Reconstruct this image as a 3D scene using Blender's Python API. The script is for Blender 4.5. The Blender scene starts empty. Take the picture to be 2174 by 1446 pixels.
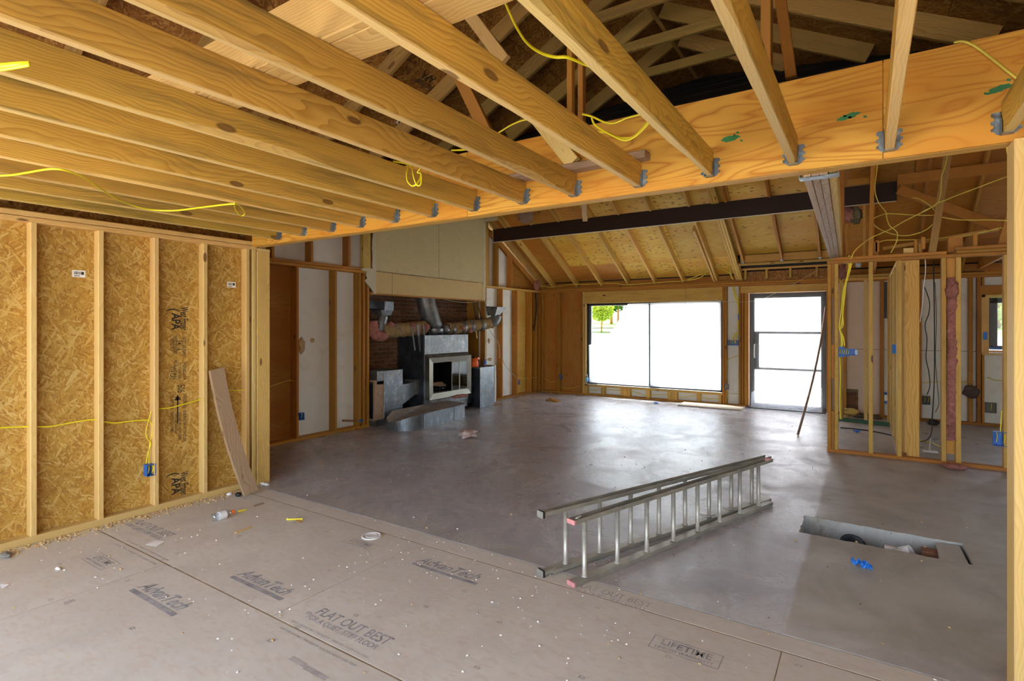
import bpy, bmesh, math, random
from math import sin, cos, pi, radians, atan, sqrt
from mathutils import Vector, Matrix, Euler, noise as mnoise
random.seed(7)
SC = bpy.context.scene
COL = SC.collection

# ------------------------------------------------------------------ camera
F_PX, VPX, HZ, CX, EYE = 1148.0, 1838.0, 690.5, 1087.0, 1.6
YAW = atan((VPX - CX) / F_PX)
cam_d = bpy.data.cameras.new('camera'); cam = bpy.data.objects.new('camera', cam_d); COL.objects.link(cam)
cam_d.sensor_width = 36.0; cam_d.lens = 36.0 * F_PX / 2174.0
cam_d.shift_y = (HZ - 723.0) / 2174.0
cam_d.clip_start = 0.05; cam_d.clip_end = 500
cam.location = (0, 0, EYE); cam.rotation_euler = (radians(90), 0, YAW)
SC.camera = cam

# ------------------------------------------------------------------ world, sun, exposure
SC.view_settings.view_transform = 'Standard'
try: SC.view_settings.look = 'None'
except Exception: pass
SC.view_settings.gamma = 1.0; SC.view_settings.use_curve_mapping = False
SC.view_settings.exposure = 2.3
W = bpy.data.worlds.new('sky'); SC.world = W; W.use_nodes = True
wn = W.node_tree; wn.nodes.clear()
wo = wn.nodes.new('ShaderNodeOutputWorld'); wb = wn.nodes.new('ShaderNodeBackground'); ws = wn.nodes.new('ShaderNodeTexSky')
ws.sky_type = 'NISHITA'; ws.sun_disc = False; ws.sun_elevation = radians(52); ws.sun_rotation = radians(-50)
ws.air_density = 1.0; ws.dust_density = 3.0; ws.ozone_density = 1.0
wh = wn.nodes.new('ShaderNodeHueSaturation'); wh.inputs['Saturation'].default_value = 0.55
wn.links.new(ws.outputs[0], wh.inputs['Color']); wn.links.new(wh.outputs[0], wb.inputs['Color'])
wb.inputs['Strength'].default_value = 0.34
wn.links.new(wb.outputs[0], wo.inputs['Surface'])
sun_d = bpy.data.lights.new('sun', 'SUN'); sun = bpy.data.objects.new('sun', sun_d); COL.objects.link(sun)
sun_d.energy = 5.0; sun_d.angle = radians(1.0); sun_d.color = (1.0, 0.95, 0.86)
sun.rotation_euler = Vector((0.55, -0.35, -0.95)).to_track_quat('-Z', 'Y').to_euler()
SC.cycles.max_bounces = 12; SC.cycles.diffuse_bounces = 7; SC.cycles.transparent_max_bounces = 12
SC.cycles.sample_clamp_indirect = 6.0

# ------------------------------------------------------------------ pixel -> plane helpers (each point lands on its real plane)
FW = Vector((-sin(YAW), cos(YAW), 0)); RT = Vector((cos(YAW), sin(YAW), 0)); EY = Vector((0, 0, EYE))
def ray(u, v): return FW + RT * ((u - CX) / F_PX) + Vector((0, 0, (HZ - v) / F_PX))
def atX(u, v, x): d = ray(u, v); return EY + d * (x / d.x)
def atY(u, v, y): d = ray(u, v); return EY + d * (y / d.y)
def atZ(u, v, z=0.0): d = ray(u, v); return EY + d * ((z - EYE) / d.z)

# ------------------------------------------------------------------ object helpers
def link(o, parent=None):
    COL.objects.link(o)
    if parent is not None:
        o.parent = parent
        o.matrix_parent_inverse = wmat(parent).inverted()
    return o
def wmat(o):
    m = o.matrix_basis.copy()
    if o.parent: m = wmat(o.parent) @ o.matrix_parent_inverse @ m
    return m
def tag(o, label=None, cat=None, group=None, kind=None):
    if label: o['label'] = label
    if cat: o['category'] = cat
    if group: o['group'] = group
    if kind: o['kind'] = kind
    return o
def empty(name, loc=(0, 0, 0), label=None, cat=None, group=None, kind=None, parent=None):
    o = bpy.data.objects.new(name, None); o.location = loc; o.empty_display_size = 0.1
    link(o, parent); return tag(o, label, cat, group, kind)
def struct(name): return empty(name, kind='structure')
def mk(name, verts, faces, mat, parent=None, smooth=False, M=None):
    me = bpy.data.meshes.new(name); me.from_pydata([tuple(v) for v in verts], [], faces)
    bm = bmesh.new(); bm.from_mesh(me); bmesh.ops.recalc_face_normals(bm, faces=bm.faces); bm.to_mesh(me); bm.free()
    if mat: me.materials.append(mat)
    if smooth: me.polygons.foreach_set('use_smooth', [True] * len(me.polygons))
    o = bpy.data.objects.new(name, me)
    if M is not None: o.matrix_basis = M
    return link(o, parent)
def bmobj(name, bm, mat, parent=None, smooth=False, M=None):
    bmesh.ops.recalc_face_normals(bm, faces=bm.faces)
    me = bpy.data.meshes.new(name); bm.to_mesh(me); bm.free()
    if mat: me.materials.append(mat)
    if smooth: me.polygons.foreach_set('use_smooth', [True] * len(me.polygons))
    o = bpy.data.objects.new(name, me)
    if M is not None: o.matrix_basis = M
    return link(o, parent)
def prism_data(L, w, h, c=0.003):
    """bar along +X, section w (Y) x h (Z) with chamfered long edges"""
    a, b = w / 2, h / 2; c = min(c, a * 0.5, b * 0.5)
    sec = [(-a + c, -b), (a - c, -b), (a, -b + c), (a, b - c), (a - c, b), (-a + c, b), (-a, b - c), (-a, -b + c)]
    vs = [(0, y, z) for y, z in sec] + [(L, y, z) for y, z in sec]
    fs = [tuple(range(7, -1, -1)), tuple(range(8, 16))] + [(i, (i + 1) % 8, 8 + (i + 1) % 8, 8 + i) for i in range(8)]
    return vs, fs
def frame(p, x, up):
    x = Vector(x).normalized(); up = Vector(up); y = up.cross(x).normalized(); z = x.cross(y)
    return Matrix(((x.x, y.x, z.x, p[0]), (x.y, y.y, z.y, p[1]), (x.z, y.z, z.z, p[2]), (0, 0, 0, 1)))
def board(name, p, q, w, h, mat, parent=None, up=(0, 0, 1), c=0.003):
    """lumber from p to q (centre line); h measured along 'up', w across it"""
    p, q = Vector(p), Vector(q); vs, fs = prism_data((q - p).length, w, h, c)
    return mk(name, vs, fs, mat, parent, M=frame(p, q - p, up))
def box(name, lo, hi, mat, parent=None, c=0.004, M=None):
    lo, hi = Vector(lo), Vector(hi); s = hi - lo
    ax = max(range(3), key=lambda i: s[i])
    ctr = (lo + hi) / 2
    p, q = ctr.copy(), ctr.copy(); p[ax] = lo[ax]; q[ax] = hi[ax]
    if ax == 2: return board(name, p, q, s.x if False else s.y, s.x, mat, parent, up=(1, 0, 0), c=c)
    if ax == 1: return board(name, p, q, s.x, s.z, mat, parent, up=(0, 0, 1), c=c)
    return board(name, p, q, s.y, s.z, mat, parent, up=(0, 0, 1), c=c)
def sheet(name, o, ux, uy, w, h, t, mat, parent=None):
    """flat panel: local X along ux, local Y along uy, thickness t along -normal"""
    ux, uy = Vector(ux).normalized(), Vector(uy).normalized(); n = ux.cross(uy)
    M = Matrix(((ux.x, uy.x, n.x, o[0]), (ux.y, uy.y, n.y, o[1]), (ux.z, uy.z, n.z, o[2]), (0, 0, 0, 1)))
    vs = [(0, 0, 0), (w, 0, 0), (w, h, 0), (0, h, 0), (0, 0, -t), (w, 0, -t), (w, h, -t), (0, h, -t)]
    fs = [(0, 1, 2, 3), (7, 6, 5, 4), (0, 4, 5, 1), (1, 5, 6, 2), (2, 6, 7, 3), (3, 7, 4, 0)]
    return mk(name, vs, fs, mat, parent, M=M)
def poly_sheet(name, o, ux, uy, pts, t, mat, parent=None):
    ux, uy = Vector(ux).normalized(), Vector(uy).normalized(); n = ux.cross(uy)
    M = Matrix(((ux.x, uy.x, n.x, o[0]), (ux.y, uy.y, n.y, o[1]), (ux.z, uy.z, n.z, o[2]), (0, 0, 0, 1)))
    k = len(pts); vs = [(x, y, 0) for x, y in pts] + [(x, y, -t) for x, y in pts]
    fs = [tuple(range(k)), tuple(range(2 * k - 1, k - 1, -1))] + [(i, k + i, k + (i + 1) % k, (i + 1) % k) for i in range(k)]
    return mk(name, vs, fs, mat, parent, M=M)
def spline(pts, n=8):
    P = [Vector(p) for p in pts]; out = []
    for i in range(len(P) - 1):
        p0 = P[max(i - 1, 0)]; p1 = P[i]; p2 = P[i + 1]; p3 = P[min(i + 2, len(P) - 1)]
        for k in range(n):
            t = k / n
            out.append(0.5 * ((2 * p1) + (p2 - p0) * t + (2 * p0 - 5 * p1 + 4 * p2 - p3) * t * t + (3 * p1 - p0 - 3 * p2 + p3) * t ** 3))
    out.append(P[-1]); return out
def tube_data(pts, r, sides=8, flat=1.0, rfun=None, cap=True):
    P = [Vector(p) for p in pts]; n = len(P); vs, fs = [], []
    T = [(P[min(i + 1, n - 1)] - P[max(i - 1, 0)]).normalized() for i in range(n)]
    up = Vector((0, 0, 1)) if abs(T[0].z) < 0.9 else Vector((1, 0, 0))
    N = (up - T[0] * up.dot(T[0])).normalized()
    for i in range(n):
        N = (N - T[i] * N.dot(T[i])).normalized(); B = T[i].cross(N)
        rr = r if rfun is None else rfun(i / (n - 1))
        for k in range(sides):
            a = 2 * pi * k / sides
            vs.append(P[i] + N * cos(a) * rr + B * sin(a) * rr * flat)
    for i in range(n - 1):
        for k in range(sides):
            a, b = i * sides + k, i * sides + (k + 1) % sides
            fs.append((a, b, b + sides, a + sides))
    if cap:
        fs.append(tuple(range(sides - 1, -1, -1))); fs.append(tuple(range((n - 1) * sides, n * sides)))
    return vs, fs
def tube(name, pts, r, mat, parent=None, n=8, sides=8, flat=1.0, rfun=None, smooth=True, cap=True):
    P = spline(pts, n) if n > 1 else [Vector(p) for p in pts]
    c = sum(P, Vector()) / len(P)
    vs, fs = tube_data([p - c for p in P], r, sides, flat, rfun, cap)
    return mk(name, vs, fs, mat, parent, smooth, M=Matrix.Translation(c))
def lathe(name, prof, mat, parent=None, M=None, seg=20, smooth=True):
    vs, fs = [], []
    for r, z in prof:
        for k in range(seg):
            a = 2 * pi * k / seg; vs.append((r * cos(a), r * sin(a), z))
    for i in range(len(prof) - 1):
        for k in range(seg):
            a, b = i * seg + k, i * seg + (k + 1) % seg
            fs.append((a, b, b + seg, a + seg))
    fs.append(tuple(range(seg - 1, -1, -1))); fs.append(tuple(range((len(prof) - 1) * seg, len(prof) * seg)))
    return mk(name, vs, fs, mat, parent, smooth, M=M)
def lump(name, c, size, mat, parent=None, sub=3, amp=0.35, freq=2.0, seed=0, M=None):
    bm = bmesh.new(); bmesh.ops.create_icosphere(bm, subdivisions=sub, radius=1.0)
    for v in bm.verts:
        d = 1 + amp * mnoise.noise(v.co * freq + Vector((seed * 7.3, seed * 3.1, seed))) + amp * 0.5 * mnoise.noise(v.co * freq * 2.7 + Vector((seed, 9, 4)))
        v.co = Vector((v.co.x * size[0] * d, v.co.y * size[1] * d, v.co.z * size[2] * d))
    return bmobj(name, bm, mat, parent, True, M=(M if M is not None else Matrix.Translation(Vector(c))))
def text(name, s, size, o, d, up, mat, parent=None, align='LEFT', sx=1.0, shear=0.0, ext=0.0004, bold=0.0):
    cu = bpy.data.curves.new(name, 'FONT'); cu.body = s; cu.size = size; cu.align_x = align; cu.extrude = ext; cu.shear = shear
    cu.space_character = 1.0; cu.offset = bold; cu.resolution_u = 3
    ob = bpy.data.objects.new(name + '_curve', cu); COL.objects.link(ob)
    dg = bpy.context.evaluated_depsgraph_get()
    me = bpy.data.meshes.new_from_object(ob.evaluated_get(dg)); bpy.data.objects.remove(ob)
    if not me.materials: me.materials.append(mat)
    else: me.materials[0] = mat
    d = Vector(d).normalized(); up = Vector(up).normalized(); n = d.cross(up)
    M = Matrix(((d.x * sx, up.x, n.x, o[0]), (d.y * sx, up.y, n.y, o[1]), (d.z * sx, up.z, n.z, o[2]), (0, 0, 0, 1)))
    x = bpy.data.objects.new(name, me); x.matrix_basis = M
    return link(x, parent)

# ------------------------------------------------------------------ materials
class NT:
    def __init__(s, name):
        s.m = bpy.data.materials.new(name); s.m.use_nodes = True; s.t = s.m.node_tree; s.n = s.t.nodes
        s.b = s.n['Principled BSDF']; s.out = s.n['Material Output']
    def new(s, typ, **kw):
        x = s.n.new('ShaderNode' + typ)
        for k, v in kw.items(): setattr(x, k, v)
        return x
    def put(s, sock, v):
        if hasattr(v, 'is_output') or isinstance(v, bpy.types.NodeSocket): s.t.links.new(v, sock)
        elif isinstance(v, (tuple, list)) and len(v) == 3 and sock.type == 'RGBA': sock.default_value = (*v, 1)
        else: sock.default_value = v
    def math(s, op, a, b=None, c=None, clamp=False):
        x = s.new('Math', operation=op); x.use_clamp = clamp; s.put(x.inputs[0], a)
        if b is not None: s.put(x.inputs[1], b)
        if c is not None: s.put(x.inputs[2], c)
        return x.outputs[0]
    def mix(s, f, a, b, typ='MIX'):
        x = s.new('Mix', data_type='RGBA', blend_type=typ); s.put(x.inputs[0], f); s.put(x.inputs[6], a); s.put(x.inputs[7], b); return x.outputs[2]
    def vmath(s, op, a, b):
        x = s.new('VectorMath', operation=op); s.put(x.inputs[0], a); s.put(x.inputs[1], b); return x.outputs[0]
    def scl(s, v, sc): return s.vmath('MULTIPLY', v, sc)
    def coord(s, kind='Object', rnd=True):
        c = s.new('TexCoord').outputs[kind]
        if rnd:
            r = s.new('ObjectInfo').outputs['Random']
            q = s.new('CombineXYZ'); s.put(q.inputs[0], s.math('MULTIPLY', r, 37.0)); s.put(q.inputs[1], s.math('MULTIPLY', s.math('FRACT', s.math('MULTIPLY', r, 91.7)), 0.5)); s.put(q.inputs[2], s.math('MULTIPLY', s.math('FRACT', s.math('MULTIPLY', r, 57.3)), 0.5))
            return s.vmath('ADD', c, q.outputs[0]), r
        return c, None
    def noise(s, v, scale, detail=3, rough=0.55, dist=0.0):
        x = s.new('TexNoise'); s.put(x.inputs['Vector'], v); x.inputs['Scale'].default_value = scale; x.inputs['Detail'].default_value = detail
        x.inputs['Roughness'].default_value = rough; x.inputs['Distortion'].default_value = dist; return x.outputs[0]
    def ramp(s, f, stops, interp='LINEAR'):
        x = s.new('ValToRGB'); s.put(x.inputs[0], f); cr = x.color_ramp; cr.interpolation = interp
        while len(cr.elements) < len(stops): cr.elements.new(0.5)
        for e, (p, c) in zip(cr.elements, stops): e.position = p; e.color = (*c, 1) if len(c) == 3 else c
        return x.outputs[0]
    def rng(s, f, a, b, c, d):
        x = s.new('MapRange'); s.put(x.inputs[0], f)
        for i, v in enumerate((a, b, c, d)): x.inputs[i + 1].default_value = v
        return x.outputs[0]
    def bump(s, h, strength=0.3, dist=0.01):
        x = s.new('Bump'); s.put(x.inputs['Height'], h); x.inputs['Strength'].default_value = strength; x.inputs['Distance'].default_value = dist
        s.t.links.new(x.outputs[0], s.b.inputs['Normal'])
    def base(s, c): s.put(s.b.inputs['Base Color'], c)
    def rough(s, r): s.put(s.b.inputs['Roughness'], r)
    def metal(s, v): s.put(s.b.inputs['Metallic'], v)

def flat(name, c, rough=0.5, metal=0.0, var=0.12, spec=None, nscale=6.0):
    t = NT(name); v, r = t.coord(); n = t.noise(v, nscale, 4)
    lo = tuple(x * (1 - var) for x in c); hi = tuple(min(1, x * (1 + var)) for x in c)
    t.base(t.ramp(n, [(0.3, lo), (0.7, hi)])); t.rough(rough); t.metal(metal)
    if spec is not None: t.b.inputs['Specular IOR Level'].default_value = spec
    return t.m

def wood(name, light, dark, ring=34.0, knots=0.55, stain=0.0, stain_c=(0.16, 0.12, 0.05), var=0.25, rough=0.6, dirt=0.0, gcon=0.75, pale=0.0):
    t = NT(name); v, r = t.coord()
    p = t.scl(v, (0.22, 1.0, 1.0))
    nz = t.new('TexNoise'); t.put(nz.inputs['Vector'], t.scl(v, (0.9, 2.2, 2.2))); nz.inputs['Scale'].default_value = 1.6; nz.inputs['Detail'].default_value = 3
    d = t.scl(t.vmath('SUBTRACT', nz.outputs['Color'], (0.5, 0.5, 0.5)), (0.0, 0.17, 0.17))
    p = t.vmath('ADD', p, d)
    # knots warp the rings around them
    kv = t.new('TexVoronoi', feature='F1'); t.put(kv.inputs['Vector'], t.scl(v, (2.0, 5.5, 5.5))); kv.inputs['Scale'].default_value = 1.0
    kd = kv.outputs['Distance']
    warp = t.math('POWER', t.rng(kd, 0.0, 0.42, 1.0, 0.0), 2.0)
    wv = t.new('TexWave', wave_type='RINGS', rings_direction='X', wave_profile='SAW'); t.put(wv.inputs['Vector'], p)
    wv.inputs['Scale'].default_value = ring; wv.inputs['Distortion'].default_value = 0.6; wv.inputs['Detail'].default_value = 1.0; wv.inputs['Detail Scale'].default_value = 0.6
    t.put(wv.inputs['Phase Offset'], t.math('MULTIPLY', warp, 9.0 * (1 if knots > 0 else 0)))
    g = t.math('POWER', wv.outputs[0], 2.2)
    fine = t.noise(t.scl(v, (1.5, 60, 60)), 3.0, 3)
    g2 = t.math('ADD', t.math('MULTIPLY', g, gcon), t.math('MULTIPLY', t.math('SUBTRACT', fine, 0.5), 0.45), clamp=True)
    c = t.mix(g2, light, dark)
    big = t.noise(t.scl(v, (0.8, 3, 3)), 1.3, 3)
    c = t.mix(t.rng(big, 0.35, 0.7, 0.0, 0.45), c, tuple(x * y for x, y in zip(light, (0.80, 0.68, 0.50))))
    if stain > 0:
        sn = t.noise(t.vmath('ADD', t.scl(v, (0.7, 10, 10)), (5.3, 1.1, 2.2)), 1.5, 5, 0.65)
        nrm = t.new('SeparateXYZ'); geo = t.new('TexCoord'); t.put(nrm.inputs[0], geo.outputs['Normal'])
        wide = t.math('ADD', t.math('MULTIPLY', t.math('ABSOLUTE', nrm.outputs[1]), 0.85), 0.15)
        c = t.mix(t.math('MULTIPLY', t.rng(sn, 0.50, 0.68, 0.0, stain), wide), c, stain_c)
    # narrow edges painted paler, standing in for light on the joist undersides
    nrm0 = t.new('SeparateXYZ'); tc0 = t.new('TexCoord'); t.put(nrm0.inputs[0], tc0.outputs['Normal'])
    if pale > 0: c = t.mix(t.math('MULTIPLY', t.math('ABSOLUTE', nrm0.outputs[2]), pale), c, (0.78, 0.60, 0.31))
    if knots > 0:
        km = t.rng(kd, 0.075, 0.105, min(1.0, knots * 1.45), 0.0); kc = t.mix(t.rng(kd, 0.03, 0.10, 0, 1), (0.16, 0.07, 0.022), (0.085, 0.035, 0.012))
        c = t.mix(km, c, kc)
    if dirt > 0:
        dn = t.noise(t.vmath('ADD', v, (2, 7, 1)), 5.0, 6, 0.7)
        c = t.mix(t.rng(dn, 0.5, 0.75, 0.0, dirt), c, (0.10, 0.07, 0.04))
    h = t.new('HueSaturation'); t.put(h.inputs['Color'], c); t.put(h.inputs['Value'], t.rng(r, 0, 1, 1 - var, 1 + var * 0.6))
    t.put(h.inputs['Hue'], t.rng(t.math('FRACT', t.math('MULTIPLY', r, 13.7)), 0, 1, 0.492, 0.507))
    t.base(h.outputs[0]); t.rough(rough); t.b.inputs['Specular IOR Level'].default_value = 0.25
    t.bump(g2, 0.12, 0.004)
    return t.m

def osb(name, ramp, scale=1.0, dark=1.0):
    t = NT(name); v, r = t.coord()
    best = None; tint = None
    for i, (ang, sx, sy, off) in enumerate([(0.25, 11, 80, 0.0), (0.95, 10, 70, 3.1), (1.75, 12, 85, 7.7), (2.55, 9.5, 72, 11.3), (1.3, 14, 95, 15.1), (2.1, 8, 52, 19.9), (0.6, 13, 88, 23.7)]):
        mp = t.new('Mapping'); t.put(mp.inputs['Vector'], v); mp.inputs['Rotation'].default_value = (0, 0, ang)
        q = t.vmath('ADD', t.scl(mp.outputs[0], (sx * scale, sy * scale, 0.0)), (off, off * 1.7, 0))
        wob = t.new('TexNoise'); t.put(wob.inputs['Vector'], q); wob.inputs['Scale'].default_value = 0.9; wob.inputs['Detail'].default_value = 2
        q = t.vmath('ADD', q, t.scl(t.vmath('SUBTRACT', wob.outputs['Color'], (0.5, 0.5, 0.5)), (0.6, 0.8, 0)))
        vo = t.new('TexVoronoi', voronoi_dimensions='2D', feature='F1'); t.put(vo.inputs['Vector'], q); vo.inputs['Scale'].default_value = 1.0
        sep = t.new('SeparateColor'); t.put(sep.inputs[0], vo.outputs['Color'])
        hgt = t.math('SUBTRACT', sep.outputs[0], t.math('MULTIPLY', vo.outputs['Distance'], 0.25))
        if best is None: best, tint = hgt, sep.outputs[1]
        else:
            gt = t.math('GREATER_THAN', hgt, best)
            mx = t.new('Mix', data_type='FLOAT'); t.put(mx.inputs[0], gt); t.put(mx.inputs[2], tint); t.put(mx.inputs[3], sep.outputs[1]); tint = mx.outputs[0]
            best = t.math('MAXIMUM', hgt, best)
    c = t.ramp(tint, ramp)
    fine = t.noise(t.scl(v, (40, 90, 1)), 3.0, 3)
    c = t.mix(t.rng(fine, 0.3, 0.7, 0.0, 0.22), c, tuple(x * 0.55 for x in ramp[1][1]))
    edge = t.rng(best, 0.35, 0.70, 0.45, 0.0)
    c = t.mix(edge, c, tuple(x * 0.42 for x in ramp[0][1]))
    big = t.noise(v, 1.6, 3)
    hs = t.new('HueSaturation'); t.put(hs.inputs['Color'], c); t.put(hs.inputs['Value'], t.rng(big, 0.3, 0.7, 0.86 * dark, 1.08 * dark)); t.base(hs.outputs[0])
    t.rough(0.62); t.b.inputs['Specular IOR Level'].default_value = 0.3; t.bump(best, 0.25, 0.006)
    return t.m

def plywood(name, light, dark, ring=5.0, spots=0.0, var=0.15, gc=0.62):
    """rotary cut face veneer, grain along local X"""
    t = NT(name); v, r = t.coord()
    nz = t.new('TexNoise'); t.put(nz.inputs['Vector'], t.scl(v, (0.7, 2.4, 2.4))); nz.inputs['Scale'].default_value = 1.5; nz.inputs['Detail'].default_value = 2
    h = t.noise(t.scl(v, (0.55, 3.2, 3.2)), 1.5, 2.0, 0.5, 0.4)
    rings = t.math('PINGPONG', t.math('MULTIPLY', h, 26.0), 1.0)
    g = t.math('POWER', rings, 3.0)
    fine = t.noise(t.scl(v, (2.0, 70, 70)), 3.0, 3)
    f = t.math('ADD', t.math('MULTIPLY', g, gc), t.math('MULTIPLY', t.math('SUBTRACT', fine, 0.5), 0.5), clamp=True)
    c = t.mix(f, light, dark)
    big = t.noise(t.scl(v, (0.7, 2, 2)), 1.2, 3)
    c = t.mix(t.rng(big, 0.42, 0.60, 0.0, 0.75), c, tuple(x * y for x, y in zip(light, (0.90, 0.68, 0.45))))
    kv = t.new('TexVoronoi', feature='F1'); t.put(kv.inputs['Vector'], t.scl(v, (2.2, 5, 5))); kv.inputs['Scale'].default_value = 1.0
    sep = t.new('SeparateColor'); t.put(sep.inputs[0], kv.outputs['Color'])
    on = t.math('GREATER_THAN', sep.outputs[0], 0.55)
    c = t.mix(t.math('MULTIPLY', t.rng(kv.outputs['Distance'], 0.05, 0.085, 0.8, 0.0), on), c, (0.14, 0.05, 0.015))
    if spots > 0:
        sv = t.new('TexVoronoi', feature='F1'); t.put(sv.inputs['Vector'], t.scl(v, (8, 22, 22))); sv.inputs['Scale'].default_value = 1.0
        s2 = t.new('SeparateColor'); t.put(s2.inputs[0], sv.outputs['Color'])
        area = t.rng(t.noise(t.scl(v, (1, 1, 1)), 1.1, 2), 0.42, 0.6, 0.35, 1.0)
        on2 = t.math('GREATER_THAN', t.math('MULTIPLY', s2.outputs[0], area), 0.30)
        c = t.mix(t.math('MULTIPLY', t.rng(sv.outputs['Distance'], 0.16, 0.30, spots, 0.0), on2), c, (0.07, 0.035, 0.008))
    hs = t.new('HueSaturation'); t.put(hs.inputs['Color'], c); t.put(hs.inputs['Value'], t.rng(r, 0, 1, 1 - var, 1 + var)); t.base(hs.outputs[0])
    t.rough(0.58); t.b.inputs['Specular IOR Level'].default_value = 0.25; t.bump(f, 0.08, 0.003)
    return t.m

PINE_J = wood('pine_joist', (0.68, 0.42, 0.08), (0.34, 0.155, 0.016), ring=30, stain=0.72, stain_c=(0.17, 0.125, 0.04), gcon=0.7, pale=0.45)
PINE_S = wood('pine_stud', (0.74, 0.53, 0.205), (0.57, 0.36, 0.105), ring=30, stain=0.0, var=0.12, knots=0.6, gcon=0.6)
PINE_P = wood('pine_post', (0.72, 0.49, 0.17), (0.52, 0.30, 0.08), ring=26, stain=0.10, var=0.12, dirt=0.2)
PINE_T = wood('treated_pine', (0.58, 0.42, 0.12), (0.38, 0.23, 0.05), ring=24, stain=0.15, stain_c=(0.2, 0.17, 0.06), var=0.15)
RAFT = wood('rafter_pine', (0.46, 0.29, 0.085), (0.27, 0.145, 0.035), ring=30, stain=0.45, var=0.25)
OLD = wood('old_fir', (0.47, 0.215, 0.034), (0.30, 0.105, 0.014), ring=42, knots=0.7, stain=0.25, stain_c=(0.12, 0.05, 0.015), var=0.22, dirt=0.25)
OLD_Y = wood('old_rafter_fir', (0.66, 0.42, 0.105), (0.44, 0.22, 0.04), ring=42, knots=0.7, stain=0.3, stain_c=(0.13, 0.07, 0.02), var=0.2, dirt=0.2)
PINE_K = wood('knotty_pine', (0.66, 0.43, 0.105), (0.42, 0.22, 0.04), ring=17, knots=0.95, var=0.05, gcon=0.85)
BRACE = wood('orange_brace', (0.55, 0.28, 0.06), (0.40, 0.16, 0.025), ring=45, knots=0.3, var=0.15)
GREYWOOD = wood('weathered_plank', (0.42, 0.29, 0.19), (0.25, 0.155, 0.095), ring=26, knots=0.4, stain=0.35, stain_c=(0.2, 0.15, 0.11), var=0.1, gcon=0.9)
MULTI = wood('rough_sawn_ply_beam', (0.50, 0.36, 0.23), (0.28, 0.18, 0.10), ring=20, knots=0.3, stain=0.35, stain_c=(0.25, 0.2, 0.15), var=0.3, dirt=0.3, gcon=0.9)
DARKBEAM = wood('dark_stained_beam', (0.030, 0.014, 0.009), (0.018, 0.008, 0.005), ring=40, knots=0.0, var=0.05, rough=0.55)
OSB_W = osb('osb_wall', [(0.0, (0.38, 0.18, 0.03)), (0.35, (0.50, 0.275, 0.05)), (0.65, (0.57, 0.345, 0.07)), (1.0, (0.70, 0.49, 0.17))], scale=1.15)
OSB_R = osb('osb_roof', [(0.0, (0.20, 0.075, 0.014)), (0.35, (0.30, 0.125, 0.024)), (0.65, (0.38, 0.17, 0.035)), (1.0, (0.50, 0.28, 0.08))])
PLY_H = plywood('header_plywood', (0.62, 0.33, 0.05), (0.40, 0.145, 0.014), gc=0.95)
PLY_E = wood('laminated_edge', (0.60, 0.36, 0.09), (0.42, 0.21, 0.04), ring=60, knots=0.0, var=0.05)
PLY_R = plywood('old_roof_plywood', (0.56, 0.35, 0.05), (0.40, 0.20, 0.022), spots=0.9)
PLY_RD = plywood('old_roof_plywood_brown', (0.40, 0.18, 0.03), (0.26, 0.10, 0.014), spots=0.3)
PLY_RX = plywood('dark_backing_plywood', (0.20, 0.085, 0.018), (0.12, 0.045, 0.008), spots=0.3)
PLY_W = plywood('old_wall_plywood', (0.46, 0.21, 0.045), (0.33, 0.125, 0.02))
PLY_Y = plywood('yellow_wall_plywood', (0.60, 0.38, 0.08), (0.5, 0.27, 0.05))

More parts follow.
